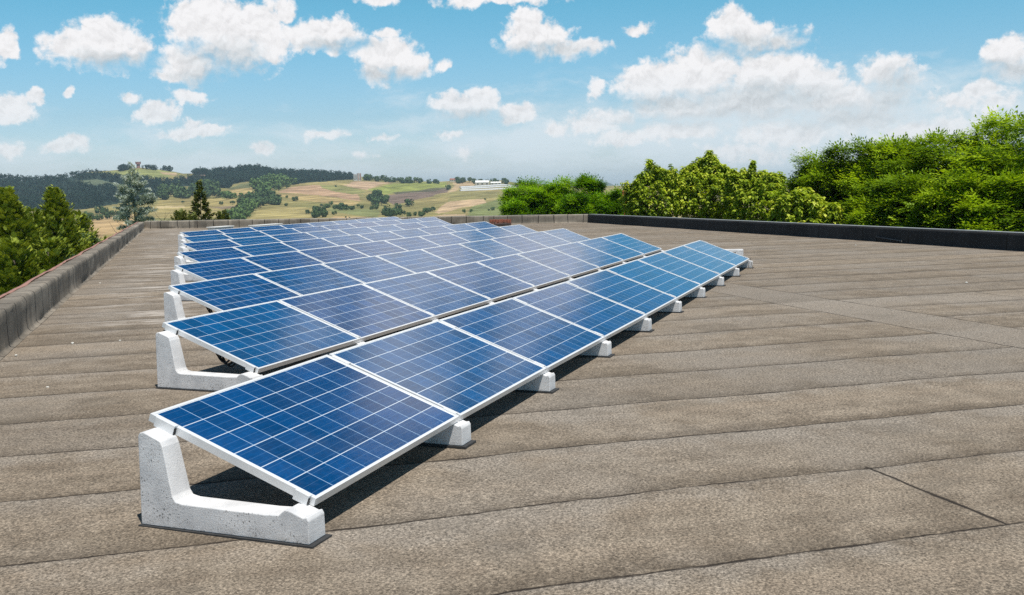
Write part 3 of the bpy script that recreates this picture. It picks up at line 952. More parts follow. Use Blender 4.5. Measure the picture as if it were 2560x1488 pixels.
# ------------------------------------------------------------------ terrain
SKYLINE = [(-300, 440), (0, 446), (18, 447), (71, 453), (99, 453), (124, 446), (167, 445), (183, 440), (200, 434), (236, 428), (270, 427), (293, 425), (318, 422), (346, 419), (364, 420), (399, 424),
           (433, 429), (458, 434), (480, 434), (503, 430), (523, 432), (538, 430), (567, 427), (608, 422), (635, 421), (683, 428), (713, 430), (742, 432), (770, 435), (792, 433), (817, 436),
           (862, 438), (882, 441), (907, 442), (949, 446), (971, 451), (1017, 451), (1089, 455), (1130, 452), (1213, 452), (1254, 451), (1295, 458), (1330, 458), (1361, 462), (1415, 467), (1500, 465), (1700, 462), (2560, 444), (2900, 438)]
_t = sorted(az_el(*q) for q in SKYLINE)
T_AZ = np.array([q[0] for q in _t])
T_EL = np.array([q[1] for q in _t])
R_TAB = np.array([0, 45, 80, 150, 300, 600, 900.0])
Z_TAB = np.array([-8.0, -8.0, -9.5, -14.0, -21.0, -25.5, -23.0])


def terrain_z(x, y):
    dx, dy = x - CAM[0], y - CAM[1]
    r = np.hypot(dx, dy)
    azd = np.degrees(np.arctan2(dy, dx))
    E = np.interp(azd, T_AZ, T_EL)
    z = np.interp(r, R_TAB, Z_TAB)
    e0 = math.degrees(math.atan2(-23.0 - CAM[2], 900.0))
    s = np.clip((r - 900) / 1400, 0, 1)
    s = s * s * (3 - 2 * s) * 0.35 + s * 0.65
    ee = e0 + (E - e0) * s
    und = 1.6 * np.sin(x / 130.0 + y / 210.0) + 1.2 * np.sin(x / 71.0 - y / 93.0)
    zf = CAM[2] + r * np.tan(np.radians(ee)) + und * np.clip((r - 900) / 300, 0, 1) * (1 - s)
    z = np.where(r > 900, zf, z)
    zr = CAM[2] + 2300 * np.tan(np.radians(E))
    fall = np.clip((r - 2300) / 900, 0, 1)
    z = np.where(r > 2300, zr + (-30 - zr) * fall * fall * (3 - 2 * fall), z)
    ridge = np.clip(1 - np.abs(r - 7600) / 900, 0, 1)
    ez = 20 + 15 * np.sin(azd * 2.1) + 9 * np.sin(azd * 5.3 + 1)
    z = np.where(r > 6200, z + ridge * ridge * (3 - 2 * ridge) * (ez + 24), z)
    return z


def hit(px, py):
    d = ray(px, py)
    ts = np.concatenate([np.arange(30, 900, 3.0), np.arange(900, 3200, 4.0)])
    X = CAM[None, :] + d[None, :] * ts[:, None]
    below = X[:, 2] < terrain_z(X[:, 0], X[:, 1])
    k = np.argmax(below)
    if not below[k]:
        k = np.argmin(np.abs(X[:, 2] - terrain_z(X[:, 0], X[:, 1]) + (ts < 1500) * 999))
    p = X[k].copy()
    p[2] = terrain_z(p[0], p[1])
    return p


def to_px(V):
    q = (V - CAM) @ RC.T
    zz = np.maximum(q[:, 2], 1e-3)
    return np.stack([1280 + F_PX * q[:, 0] / zz, 744 - F_PX * q[:, 1] / zz], 1), q[:, 2]


def in_poly(P, poly):
    x, y = P[:, 0], P[:, 1]
    ins = np.zeros(len(P), bool)
    n = len(poly)
    for i in range(n):
        x0, y0 = poly[i]
        x1, y1 = poly[(i + 1) % n]
        c = ((y0 > y) != (y1 > y)) & (x < (x1 - x0) * (y - y0) / (y1 - y0 + 1e-9) + x0)
        ins ^= c
    return ins


F1 = [(-200, 440), (0, 444), (110, 449), (170, 441), (195, 433), (250, 434), (290, 440), (330, 447), (440, 452), (475, 446), (480, 464), (430, 470), (400, 472), (395, 498), (300, 508), (210, 524), (0, 530), (-200, 530)]
F1b = [(470, 446), (512, 446), (516, 462), (475, 470)]
F2 = [(516, 438), (540, 430), (600, 424), (640, 421), (690, 430), (745, 433), (800, 434), (840, 438), (884, 442), (880, 450), (770, 456), (735, 464), (700, 452), (640, 452), (580, 459), (575, 472), (548, 470), (516, 458)]
F3 = [(481, 433), (503, 430), (524, 433), (520, 436), (485, 438)]
F4 = [(292, 426), (318, 422), (326, 424), (300, 430)]
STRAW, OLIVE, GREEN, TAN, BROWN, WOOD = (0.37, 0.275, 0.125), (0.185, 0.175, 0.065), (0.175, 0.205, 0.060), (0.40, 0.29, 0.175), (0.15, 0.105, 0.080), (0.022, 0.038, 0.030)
FIELDS = [([(200, 437), (280, 428), (330, 422), (400, 424), (440, 433), (420, 446), (330, 444), (280, 436)], (0.24, 0.25, 0.09)),
          ([(395, 429), (440, 432), (438, 440), (405, 436)], TAN),
          ([(462, 446), (490, 432), (524, 431), (516, 450), (490, 462), (462, 456)], (0.20, 0.135, 0.11)),
          ([(575, 472), (600, 459), (660, 452), (700, 452), (690, 462), (632, 470), (575, 480)], (0.13, 0.135, 0.065)),
          ([(560, 490), (575, 476), (632, 470), (636, 486)], STRAW),
          ([(380, 545), (395, 500), (640, 496), (610, 512), (570, 530), (540, 550)], (0.30, 0.24, 0.10)),
          ([(395, 516), (465, 513), (462, 519), (395, 522)], (0.46, 0.36, 0.20)),
          ([(520, 518), (590, 512), (600, 516), (560, 524)], (0.20, 0.15, 0.10)),
          ([(215, 560), (240, 545), (330, 535), (340, 560), (280, 600), (230, 600)], (0.42, 0.29, 0.15)),
          ([(215, 600), (330, 575), (330, 590), (220, 640)], (0.30, 0.26, 0.085)),
          ([(690, 482), (722, 468), (790, 464), (830, 470), (890, 486), (905, 503), (840, 494), (760, 486)], (0.40, 0.26, 0.165)),
          ([(690, 486), (760, 486), (840, 495), (900, 505), (880, 516), (740, 500)], STRAW),
          ([(700, 515), (800, 520), (790, 540), (620, 556), (640, 530)], (0.33, 0.27, 0.115)),
          ([(850, 464), (890, 454), (985, 455), (945, 463), (922, 476), (885, 470)], (0.42, 0.29, 0.19)),
          ([(800, 462), (855, 464), (885, 472), (915, 480), (880, 486), (800, 470)], (0.24, 0.23, 0.085)),
          ([(922, 474), (985, 458), (1120, 456), (1116, 468), (1080, 474), (962, 486), (940, 484)], (0.23, 0.25, 0.065)),
          ([(980, 482), (1116, 468), (1118, 474), (990, 490)], (0.115, 0.105, 0.06)),
          ([(962, 488), (1060, 480), (1120, 472), (1125, 480), (1040, 500), (982, 512), (968, 504)], (0.17, 0.12, 0.095)),
          ([(1128, 474), (1136, 456), (1180, 455), (1185, 464), (1150, 470), (1140, 480), (1120, 482)], TAN),
          ([(1125, 482), (1140, 478), (1280, 478), (1260, 495), (1180, 500), (1120, 505)], (0.24, 0.21, 0.085)),
          ([(1085, 530), (1120, 505), (1210, 498), (1215, 510), (1150, 520), (1100, 535)], (0.45, 0.32, 0.20)),
          ([(1165, 545), (1180, 515), (1220, 505), (1265, 495), (1275, 545)], (0.19, 0.21, 0.08)),
          ([(1050, 548), (1110, 535), (1160, 535), (1165, 548)], (0.44, 0.32, 0.20)),
          ([(820, 520), (950, 523), (945, 545), (830, 530)], (0.20, 0.21, 0.085)),
          ([(830, 540), (940, 545), (930, 555), (830, 555)], (0.40, 0.28, 0.14)),
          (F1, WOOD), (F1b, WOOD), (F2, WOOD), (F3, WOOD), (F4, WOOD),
          ([(165, 452), (240, 448), (292, 459), (287, 468), (200, 461)], (0.10, 0.12, 0.075)),
          ([(285, 476), (330, 468), (345, 472), (295, 484)], (0.10, 0.12, 0.075))]


def terrain_material():
    m, t, out = new_mat('countryside')
    P = t.nodes.new('ShaderNodeTexCoord').outputs['Object']
    a = nd(t, 'ShaderNodeAttribute', attribute_name='tint').outputs['Color']
    n1 = noise(t, P, 0.02, 8.0, 0.65)
    Ps = nd(t, 'ShaderNodeVectorMath', {0: P, 1: (0.012, 0.06, 0.0)}, operation='MULTIPLY').outputs[0]
    n2 = noise(t, Ps, 1.0, 6.0, 0.6, 0.6)
    f = mth(t, 'MULTIPLY', mapr(t, n1, 0.3, 0.7, 0.62, 1.36), mapr(t, n2, 0.35, 0.65, 0.68, 1.3))
    col = mixc(t, 1.0, a, nd(t, 'ShaderNodeCombineColor', {0: f, 1: f, 2: mth(t, 'MULTIPLY', f, 0.96)}).outputs[0], 'MULTIPLY')
    tuft = mapr(t, noise(t, P, 0.12, 5.0, 0.7), 0.60, 0.72)
    col = mixc(t, mth(t, 'MULTIPLY', tuft, 0.7), col, rgb(0.085, 0.10, 0.04))
    b = nd(t, 'ShaderNodeBsdfPrincipled', {'Base Color': col, 'Roughness': 0.95, 'Specular IOR Level': 0.1})
    t.links.new(b.outputs[0], out.inputs[0])
    return m


def build_terrain():
    rs = np.concatenate([[0.5, 15, 30, 45, 60, 80, 110, 150, 200, 300, 400, 500], np.arange(560, 900, 40), np.arange(900, 2320, 13.0), [2380, 2500, 2700, 3000, 3400, 4200, 5200, 6200, 6500, 6800, 7100, 7350, 7600, 7900, 8300, 9000]])
    azs = np.concatenate([np.arange(-180, -8, 4.0), np.arange(-8, 19, 0.25), np.arange(19, 49.5, 0.075), np.arange(49.5, 180, 4.0)])
    nr, na = len(rs), len(azs)
    R_, A_g = np.meshgrid(rs, np.radians(azs), indexing='ij')
    X = CAM[0] + R_ * np.cos(A_g)
    Y = CAM[1] + R_ * np.sin(A_g)
    Z = terrain_z(X, Y)
    V = np.stack([X, Y, Z], -1).reshape(-1, 3)
    I = np.arange(nr * na).reshape(nr, na)
    I2 = np.concatenate([I, I[:, :1]], 1)
    Fq = np.stack([I2[:-1, :-1], I2[1:, :-1], I2[1:, 1:], I2[:-1, 1:]], -1).reshape(-1, 4)
    px, dep = to_px(V)
    x, y = V[:, 0], V[:, 1]
    mixn = 0.5 + 0.5 * np.sin(x / 90.0 + 2 * np.sin(y / 140.0)) * np.sin(y / 75.0 - 1.5 * np.sin(x / 160.0))
    C = np.array(OLIVE)[None] * (1 - mixn[:, None]) + np.array((0.31, 0.245, 0.105))[None] * mixn[:, None]
    near = np.hypot(x - CAM[0], y - CAM[1]) < 400
    C[near] = (0.12, 0.14, 0.05)
    jx = px + np.stack([3 * np.sin(y / 23.0), 1.0 * np.sin(x / 31.0)], 1)
    okv = (dep > 500) & (dep < 2600)
    for poly, c in FIELDS:
        k = in_poly(jx, poly) & okv
        C[k] = c
    C[np.hypot(x - CAM[0], y - CAM[1]) > 5500] = (0.10, 0.12, 0.10)
    o = obj('terrain', mesh_np('terrain', V, Fq, terrain_material(), smooth=True, tint=C))
    tag(o, kind='structure')


build_terrain()


# ------------------------------------------------------------------ foliage generators
def unit(v):
    return v / np.maximum(np.linalg.norm(v, axis=-1, keepdims=True), 1e-9)


def leaf_quads(c, ax, nm, L, W, fold=0.25):
    """rhombic leaves: base c, direction ax, face normal nm"""
    ax = unit(ax)
    sd = unit(np.cross(nm, ax))
    up = np.cross(ax, sd)
    L = np.broadcast_to(np.asarray(L), (len(c),))[:, None]
    W = np.broadcast_to(np.asarray(W), (len(c),))[:, None]
    v0 = c
    v1 = c + ax * L * 0.5 + sd * W * 0.5 + up * W * fold
    v2 = c + ax * L
    v3 = c + ax * L * 0.5 - sd * W * 0.5 + up * W * fold
    V = np.stack([v0, v1, v2, v3], 1).reshape(-1, 3)
    Fq = np.arange(len(V)).reshape(-1, 4)
    return V, Fq


def rand_dir(r, n):
    return unit(r.normal(0, 1, (n, 3)))


def trunk_mesh(h, r0, limbs, seed, bend=0.15):
    """tapered trunk and limbs; limbs: list of end points"""
    r = np.random.default_rng(seed)
    mb = MB()
    pts, rr = [], []
    ox, oy = 0.0, 0.0
    for i in range(8):
        a = i / 7
        ox += r.normal(0, bend * 0.3)
        oy += r.normal(0, bend * 0.3)
        pts.append((ox * a, oy * a, h * a))
        rr.append(r0 * (1 - 0.85 * a))
    mb.tube(pts, rr, 8)
    for e in limbs:
        e = np.array(e, float)
        hh = min(h * 0.92, max(h * 0.25, e[2] - np.linalg.norm(e[:2]) * 0.75))
        a = hh / h
        k = min(6, int(a * 7))
        p0 = np.array(pts[k]) + (np.array(pts[k + 1]) - np.array(pts[k])) * (a * 7 - k)
        m1 = p0 + (e - p0) * 0.5 + np.array([0, 0, -0.12 * np.linalg.norm(e - p0)]) + r.normal(0, 0.06, 3)
        b = max(0.012, r0 * (1 - 0.85 * a) * 0.5)
        mb.tube([p0, p0 + (m1 - p0) * 0.5, m1, m1 + (e - m1) * 0.5 + r.normal(0, 0.04, 3), e], [b, b * 0.8, b * 0.6, b * 0.4, 0.006], 5)
    return mb.mesh('trunk', M_BARK, smooth=True)


def locust_crown(seed, ztop, rx, rz, mat, nclump=70, per=46, leaf=0.12, flat=0.42, lower=-1.0):
    """feathery pinnate foliage in layered sprays"""
    r = np.random.default_rng(seed)
    d = rand_dir(r, nclump * 3)
    d = d[d[:, 2] > lower][:nclump]
    n = len(d)
    rad = r.uniform(0.30, 1.0, n) ** 0.5
    wob = 1 + 0.34 * np.sin(d[:, 0] * 4 + seed) * np.sin(d[:, 1] * 3.3 + d[:, 2] * 2.1 + seed * 2) + r.normal(0, 0.11, n)
    cc = d * (rad * wob)[:, None] * np.array([rx, rx, rz])
    cr = r.uniform(0.28, 0.78, n) * rx / 2.0
    zm = np.sort(cc[:, 2] + cr * flat)
    cc[:, 2] = np.minimum(cc[:, 2], zm[-4] + 0.12 - cr * flat) + ztop - zm[-4]
    Vs, Fs, Ts, off = [], [], [], 0
    for i in range(n):
        m_ = int(per * r.uniform(0.7, 1.3))
        q = rand_dir(r, m_) * r.uniform(0.0, 1.0, m_)[:, None] ** 0.6
        base = cc[i] + q * np.array([cr[i], cr[i], cr[i] * flat])
        out = unit(q * np.array([1, 1, 0.25]) + unit(d[i][None] * np.array([1, 1, 0.2])) * 0.45 + r.normal(0, 0.25, (m_, 3)) + np.array([0, 0, 0.02]))
        tone = np.clip(r.normal(0.5, 0.27) + r.normal(0, 0.14, m_), 0, 1)
        Lr = r.uniform(0.22, 0.40, m_) * leaf / 0.12
        upn = unit(np.array([0, 0, 1.0]) + r.normal(0, 0.20, (m_, 3)))
        sd = unit(np.cross(upn, out))
        for s_ in range(7):
            if s_ == 6:
                b_, ax = base + out * Lr[:, None], out
            else:
                k, sg = s_ // 2, (1 if s_ % 2 else -1)
                b_ = base + out * (Lr * (0.30 + 0.28 * k))[:, None] + np.array([0, 0, -0.02]) * k
                ax = unit(out * 0.45 + sd * sg + np.array([0, 0, -0.10]))
            V, Fq = leaf_quads(b_, ax, upn, leaf * r.uniform(0.8, 1.2, m_), leaf * 0.46, 0.12)
            Vs.append(V)
            Fs.append(Fq + off)
            off += len(V)
            Ts.append(np.repeat(np.clip(tone + r.normal(0, 0.05, m_), 0, 1), 4))
    return mesh_np('crown', np.concatenate(Vs), np.concatenate(Fs), mat, tint=np.concatenate(Ts)), cc


def whorl_crown(seed, shoots, mat, leaf=0.19):
    """drooping rosettes of broad leaves at the shoot tips; shoots: (centre, rx, rz, count)"""
    r = np.random.default_rng(seed)
    Vs, Fs, Ts, off = [], [], [], 0
    tips = []
    for (c, rx, rz, cnt) in shoots:
        cnt = int(cnt * 2.4)
        d = rand_dir(r, cnt)
        rad = r.uniform(0.25, 1.0, cnt) ** 0.4
        p = np.array(c) + d * rad[:, None] * np.array([rx, rx, rz]) * (1 + r.normal(0, 0.07, cnt))[:, None]
        tips.append(p)
    tips = np.concatenate(tips)
    n = len(tips)
    tone = np.clip(r.normal(0.45, 0.24, n), 0, 1)
    for s_ in range(10):
        an = s_ * 2 * PI / 10 + r.uniform(0, 6.28, n)
        tier = s_ % 2
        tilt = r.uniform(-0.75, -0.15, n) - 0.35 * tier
        ax = np.stack([np.cos(an) * np.cos(tilt), np.sin(an) * np.cos(tilt), np.sin(tilt)], 1)
        nm = unit(np.stack([np.cos(an) * 0.6, np.sin(an) * 0.6, np.ones(n)], 1))
        V, Fq = leaf_quads(tips + np.array([0, 0, -0.07 * tier]) + r.normal(0, 0.02, (n, 3)), ax, nm, leaf * r.uniform(0.7, 1.25, n), leaf * 0.56 * r.uniform(0.8, 1.2, n), 0.18)
        Vs.append(V)
        Fs.append(Fq + off)
        off += len(V)
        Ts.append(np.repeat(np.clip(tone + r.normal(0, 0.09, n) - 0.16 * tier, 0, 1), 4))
    return mesh_np('crown', np.concatenate(Vs), np.concatenate(Fs), mat, tint=np.concatenate(Ts)), tips


def conifer_crown(seed, apex, depth, r_base, mat, n=3600, L=0.34, W=0.085, power=0.8, tone0=0.5, lumps=9):
    """flame of ascending feathered sprays around a cone"""
    r = np.random.default_rng(seed)
    lump_c = np.stack([r.uniform(0, 6.28, lumps * 3), r.uniform(0.1, 1, lumps * 3), r.uniform(0.12, 0.4, lumps * 3)], 1)
    a = r.uniform(0, 1, n) ** 0.62
    an = r.uniform(0, 6.28, n)
    rad = r_base * a ** power
    bump = np.zeros(n)
    for (la, lz, lh) in lump_c:
        dd = np.abs((an - la + PI) % (2 * PI) - PI)
        bump = np.maximum(bump, np.exp(-(dd / 0.45) ** 2 - ((a - lz) / 0.10) ** 2) * lh)
    q = rad * (0.82 + bump * 1.3) * r.uniform(0.45, 1.0, n) ** 0.5
    base = np.stack([q * np.cos(an), q * np.sin(an), apex - a * depth + 0.25 * bump], 1)
    out = np.stack([np.cos(an), np.sin(an), 1.25 - 0.6 * a + r.normal(0, 0.25, n)], 1)
    out = unit(out + r.normal(0, 0.24, (n, 3)))
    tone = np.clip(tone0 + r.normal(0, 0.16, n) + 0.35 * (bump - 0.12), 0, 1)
    sz = r.uniform(0.7, 1.3, n) * (0.6 + 0.4 * a)
    up = unit(np.array([0, 0, 1.0]) + r.normal(0, 0.5, (n, 3)))
    sd = unit(np.cross(up, out))
    Vs, Fs, Ts, off = [], [], [], 0
    for s_, (along, sp, ln) in enumerate(((0.0, 0.0, 1.0), (0.12, 0.55, 0.75), (0.12, -0.55, 0.75), (0.34, 0.5, 0.6), (0.34, -0.5, 0.6), (0.55, 0.4, 0.45), (0.55, -0.4, 0.45))):
        b_ = base + out * (L * sz * along)[:, None]
        V, Fq = leaf_quads(b_, out + sd * sp, up, L * sz * ln, W * sz, 0.1)
        Vs.append(V)
        Fs.append(Fq + off)
        off += len(V)
        Ts.append(np.repeat(np.clip(tone + r.normal(0, 0.05, n), 0, 1), 4))
    return mesh_np('crown', np.concatenate(Vs), np.concatenate(Fs), mat, tint=np.concatenate(Ts))


def plume_crown(seed, apex, depth, r_base, mat, nb=150, per=44, L=0.24, W=0.050, power=0.8, tone0=0.5, rise=0.72):
    """many upswept feathered branches, each a flat plume of narrow sprays"""
    r = np.random.default_rng(seed)
    Vs, Fs, Ts, off = [], [], [], 0
    for i in range(nb):
        a = ((i + r.uniform(0, 1)) / nb) ** 0.75
        an = i * 2.399 + r.normal(0, 0.35)
        ln = (r_base * a ** power) * r.uniform(0.55, 1.18) + 0.05
        up_ = rise * (1.15 - 0.75 * a) * r.uniform(0.7, 1.3)
        d = unit(np.array([math.cos(an), math.sin(an), up_]))
        p0 = np.array([0, 0, apex - a * depth - up_ * ln * 0.75])
        m_ = max(10, int(per * (0.35 + ln / max(r_base, 0.3))))
        t_ = r.uniform(0.22, 1.0, m_) ** 0.8
        sd = unit(np.cross(d, np.array([0, 0, 1.0])))
        nm = unit(np.cross(sd, d))
        hook = np.array([0, 0, 1.0]) * (t_ ** 2 * ln * 0.18)[:, None]
        wid = ln * 0.15 * (1.1 - t_) + 0.03
        lat = r.normal(0, 0.55, m_) * wid
        base = p0 + d * (t_ * ln)[:, None] * math.sqrt(1 + up_ ** 2) + sd * lat[:, None] + hook + nm * (r.normal(0, 0.05, m_))[:, None]
        out = unit(d * 1.0 + sd * (np.sign(lat) * r.uniform(0.1, 0.8, m_))[:, None] + r.normal(0, 0.18, (m_, 3)) + np.array([0, 0, 0.15]))
        tone = np.clip(tone0 - 0.22 + 0.40 * t_ + r.normal(0, 0.10, m_) + r.normal(0, 0.08), 0, 1)  # shade inside each plume put into the tint; tips paler as new growth
        sz = r.uniform(0.7, 1.3, m_)
        nn = unit(nm + r.normal(0, 0.35, (m_, 3)))
        s2 = unit(np.cross(nn, out))
        for (along, sp, l_) in ((0.0, 0.0, 1.0), (0.2, 0.55, 0.6), (0.2, -0.55, 0.6), (0.5, 0.5, 0.45), (0.5, -0.5, 0.45)):
            V, Fq = leaf_quads(base + out * (L * sz * along)[:, None], out + s2 * sp, nn, L * sz * l_, W * sz, 0.1)
            Vs.append(V)
            Fs.append(Fq + off)
            off += len(V)
            Ts.append(np.repeat(np.clip(tone + r.normal(0, 0.05, m_), 0, 1), 4))
    return mesh_np('crown', np.concatenate(Vs), np.concatenate(Fs), mat, tint=np.concatenate(Ts))


def cedar_crown(seed, zbase, ztop, rmax, mat, nb=70, sparse=1.0, pw=0.72):
    """tiers of level branches carrying short upright needle tufts"""
    r = np.random.default_rng(seed)
    C_, A_2, S_ = [], [], []
    limbs = []
    H = ztop - zbase
    for i in range(nb):
        a = (i + r.uniform(0, 1)) / nb
        z0 = zbase + H * a * 0.93
        an = i * 2.399 + r.normal(0, 0.3)
        ln = rmax * (1 - a) ** pw * r.uniform(0.55, 1.15) + 0.12
        rise = r.uniform(0.0, 0.38) + 0.35 * a
        m_ = int((14 + 26 * ln) * sparse)
        s = r.uniform(0.22, 1.0, m_) ** 0.8
        lat = r.normal(0, 0.16, m_) * ln * (1.15 - s)
        dirv = np.array([math.cos(an), math.sin(an)])
        sdv = np.array([-math.sin(an), math.cos(an)])
        pos = np.stack([dirv[0] * s * ln + sdv[0] * lat, dirv[1] * s * ln + sdv[1] * lat, z0 + rise * s * ln - 0.16 * (s * ln) ** 2 + r.normal(0, 0.035, m_)], 1)
        limbs.append((dirv[0] * ln, dirv[1] * ln, z0 + rise * ln - 0.16 * ln ** 2))
        C_.append(pos)
        A_2.append(np.repeat(np.array([[dirv[0], dirv[1], 0.25]]), m_, 0))
        S_.append(np.full(m_, r.normal(0.5, 0.15)))
    c, ax, tn = np.concatenate(C_), np.concatenate(A_2), np.concatenate(S_)
    n = len(c)
    Vs, Fs, Ts, off = [], [], [], 0
    for s_ in range(7):
        d = unit(ax * 0.7 + r.normal(0, 0.6, (n, 3)) + np.array([0, 0, 0.32]))
        V, Fq = leaf_quads(c + r.normal(0, 0.03, (n, 3)), d, unit(np.array([0, 0, 1.0]) + r.normal(0, 0.5, (n, 3))), r.uniform(0.10, 0.20, n), 0.042, 0.1)
        Vs.append(V)
        Fs.append(Fq + off)
        off += len(V)
        Ts.append(np.repeat(np.clip(tn + r.normal(0, 0.14, n), 0, 1), 4))
    return mesh_np('crown', np.concatenate(Vs), np.concatenate(Fs), mat, tint=np.concatenate(Ts)), limbs


L_LOC = leaf_material('locust_leaves', (0.042, 0.100, 0.006), (0.200, 0.325, 0.012), (0.440, 0.590, 0.024), 0.36)
L_LOC2 = leaf_material('young_locust_leaves', (0.045, 0.130, 0.005), (0.165, 0.340, 0.008), (0.360, 0.560, 0.016), 0.36)
L_MAP = leaf_material('pale_broad_leaves', (0.130, 0.205, 0.012), (0.400, 0.510, 0.042), (0.780, 0.810, 0.140), 0.38, 0.45)
L_CON = leaf_material('cypress_sprays', (0.034, 0.062, 0.012), (0.180, 0.240, 0.030), (0.450, 0.490, 0.070), 0.2)
L_CON2 = leaf_material('cedar_green_sprays', (0.050, 0.095, 0.040), (0.130, 0.200, 0.085), (0.290, 0.350, 0.170), 0.18)
L_BLUE = leaf_material('blue_cedar_needles', (0.200, 0.255, 0.215), (0.420, 0.480, 0.430), (0.660, 0.700, 0.650), 0.15)
L_SPR = leaf_material('slender_cypress_sprays', (0.040, 0.065, 0.015), (0.130, 0.165, 0.040), (0.340, 0.340, 0.120), 0.18)


def place_px(px, dist):
    """ground position of something seen above pixel column px (at the horizon) at this distance"""
    d = ray(px, 744 + F_PX * math.tan(PITCH) - 0.0216 * (px - 1280))
    d = d[:2] / np.linalg.norm(d[:2])
    p = CAM[:2] + d * dist
    return p[0], p[1], float(terrain_z(p[0], p[1]))


def z_at(px, py, dist):
    d = ray(px, py)
    return CAM[2] + d[2] / np.linalg.norm(d[:2]) * dist


def tree_root(name, px, dist, label, group=None, cat='tree', rot=0.0):
    x, y, z = place_px(px, dist)
    o = empty(name, (x, y, z - 0.05), (0, 0, rot))
    tag(o, label, cat, group)
    return o, z - 0.05


# -- feathery locust trees behind the black parapet
G = 'locust trees behind the black parapet'
for (px, py, dist, rx, rz, seed, ncl, lab) in (
        (2052, 424, 37, 1.05, 1.5, 21, 50, 'small feathery green tree at the left end of the locust group by the pale trees'),
        (2118, 384, 36, 1.6, 2.0, 22, 84, 'feathery green tree whose top twig leans left, second in the locust group'),
        (2235, 366, 35, 1.8, 2.4, 23, 105, 'bushy feathery tree in the middle of the locust group'),
        (2350, 360, 34, 1.7, 2.4, 24, 105, 'feathery tree right of the middle of the locust group, above the black pipe'),
        (2465, 322, 33, 1.8, 2.6, 25, 110, 'tall bright feathery tree near the right end of the black parapet'),
        (2585, 312, 31, 2.1, 3.0, 26, 130, 'tallest feathery tree, cut by the right edge of the photo'),
        (2235, 470, 32.5, 1.25, 1.2, 27, 60, 'low feathery shrub growing in front of the locust trees, on their left'),
        (2330, 455, 31.0, 1.5, 1.3, 28, 70, 'low feathery shrub with bright sprays in front of the middle locust trees'),
        (2500, 450, 29.0, 1.5, 1.4, 29, 70, 'low feathery shrub in front of the tallest locust tree')):
    o, zb_ = tree_root('locust_tree', px, dist, lab, G)
    zt = z_at(px, py, dist) - zb_
    me, cc = locust_crown(seed, zt, rx, rz, L_LOC, int(ncl * 1.05), 104, 0.120, 0.30)
    obj('crown', me, o)
    sel = cc[np.argsort(-cc[:, 2])][::max(1, len(cc) // 22)]
    obj('trunk', trunk_mesh(zt - 0.5, 0.14, [tuple(q) for q in sel], seed), o)

# -- brighter feathery trees behind the far parapet
G = 'young locust trees behind the far parapet'
for (px, py, dist, rx, rz, seed, ncl, lab) in (
        (1318, 460, 52, 1.30, 1.45, 31, 80, 'rounded bright green feathery tree, leftmost of the young locusts by the fields'),
        (1388, 460, 52, 1.30, 1.40, 32, 80, 'rounded bright green feathery tree standing right of the leftmost young locust'),
        (1472, 455, 51, 0.50, 1.3, 33, 30, 'slender feathery young tree with a drooping top, left of the red pole'),
        (1510, 494, 50, 0.95, 0.9, 34, 44, 'low yellowish green feathery bush between the slender young tree and the pale leaved trees'),
        (1440, 500, 49, 0.9, 0.8, 35, 40, 'low dark green feathery bush above the roof corner'),
        (1556, 484, 50, 0.7, 1.0, 36, 34, 'feathery bush beside the orange red pole'),
        (1285, 520, 49, 0.45, 0.45, 37, 16, 'small yellow green bush peeping over the far parapet')):
    o, zb_ = tree_root('young_locust_tree', px, dist, lab, G)
    zt = z_at(px, py, dist) - zb_
    me, cc = locust_crown(seed, zt, rx, rz, L_LOC2, int(ncl * 1.2), 84, 0.120, 0.40)
    obj('crown', me, o)
    obj('trunk', trunk_mesh(zt - 0.4, 0.10, [tuple(q) for q in cc[::5]], seed), o)

# -- pale broad-leaved trees with drooping leaf rosettes
G = 'pale leaved trees behind the black parapet'


def zrel(px, py, dist, zb_):
    return z_at(px, py, dist) - zb_


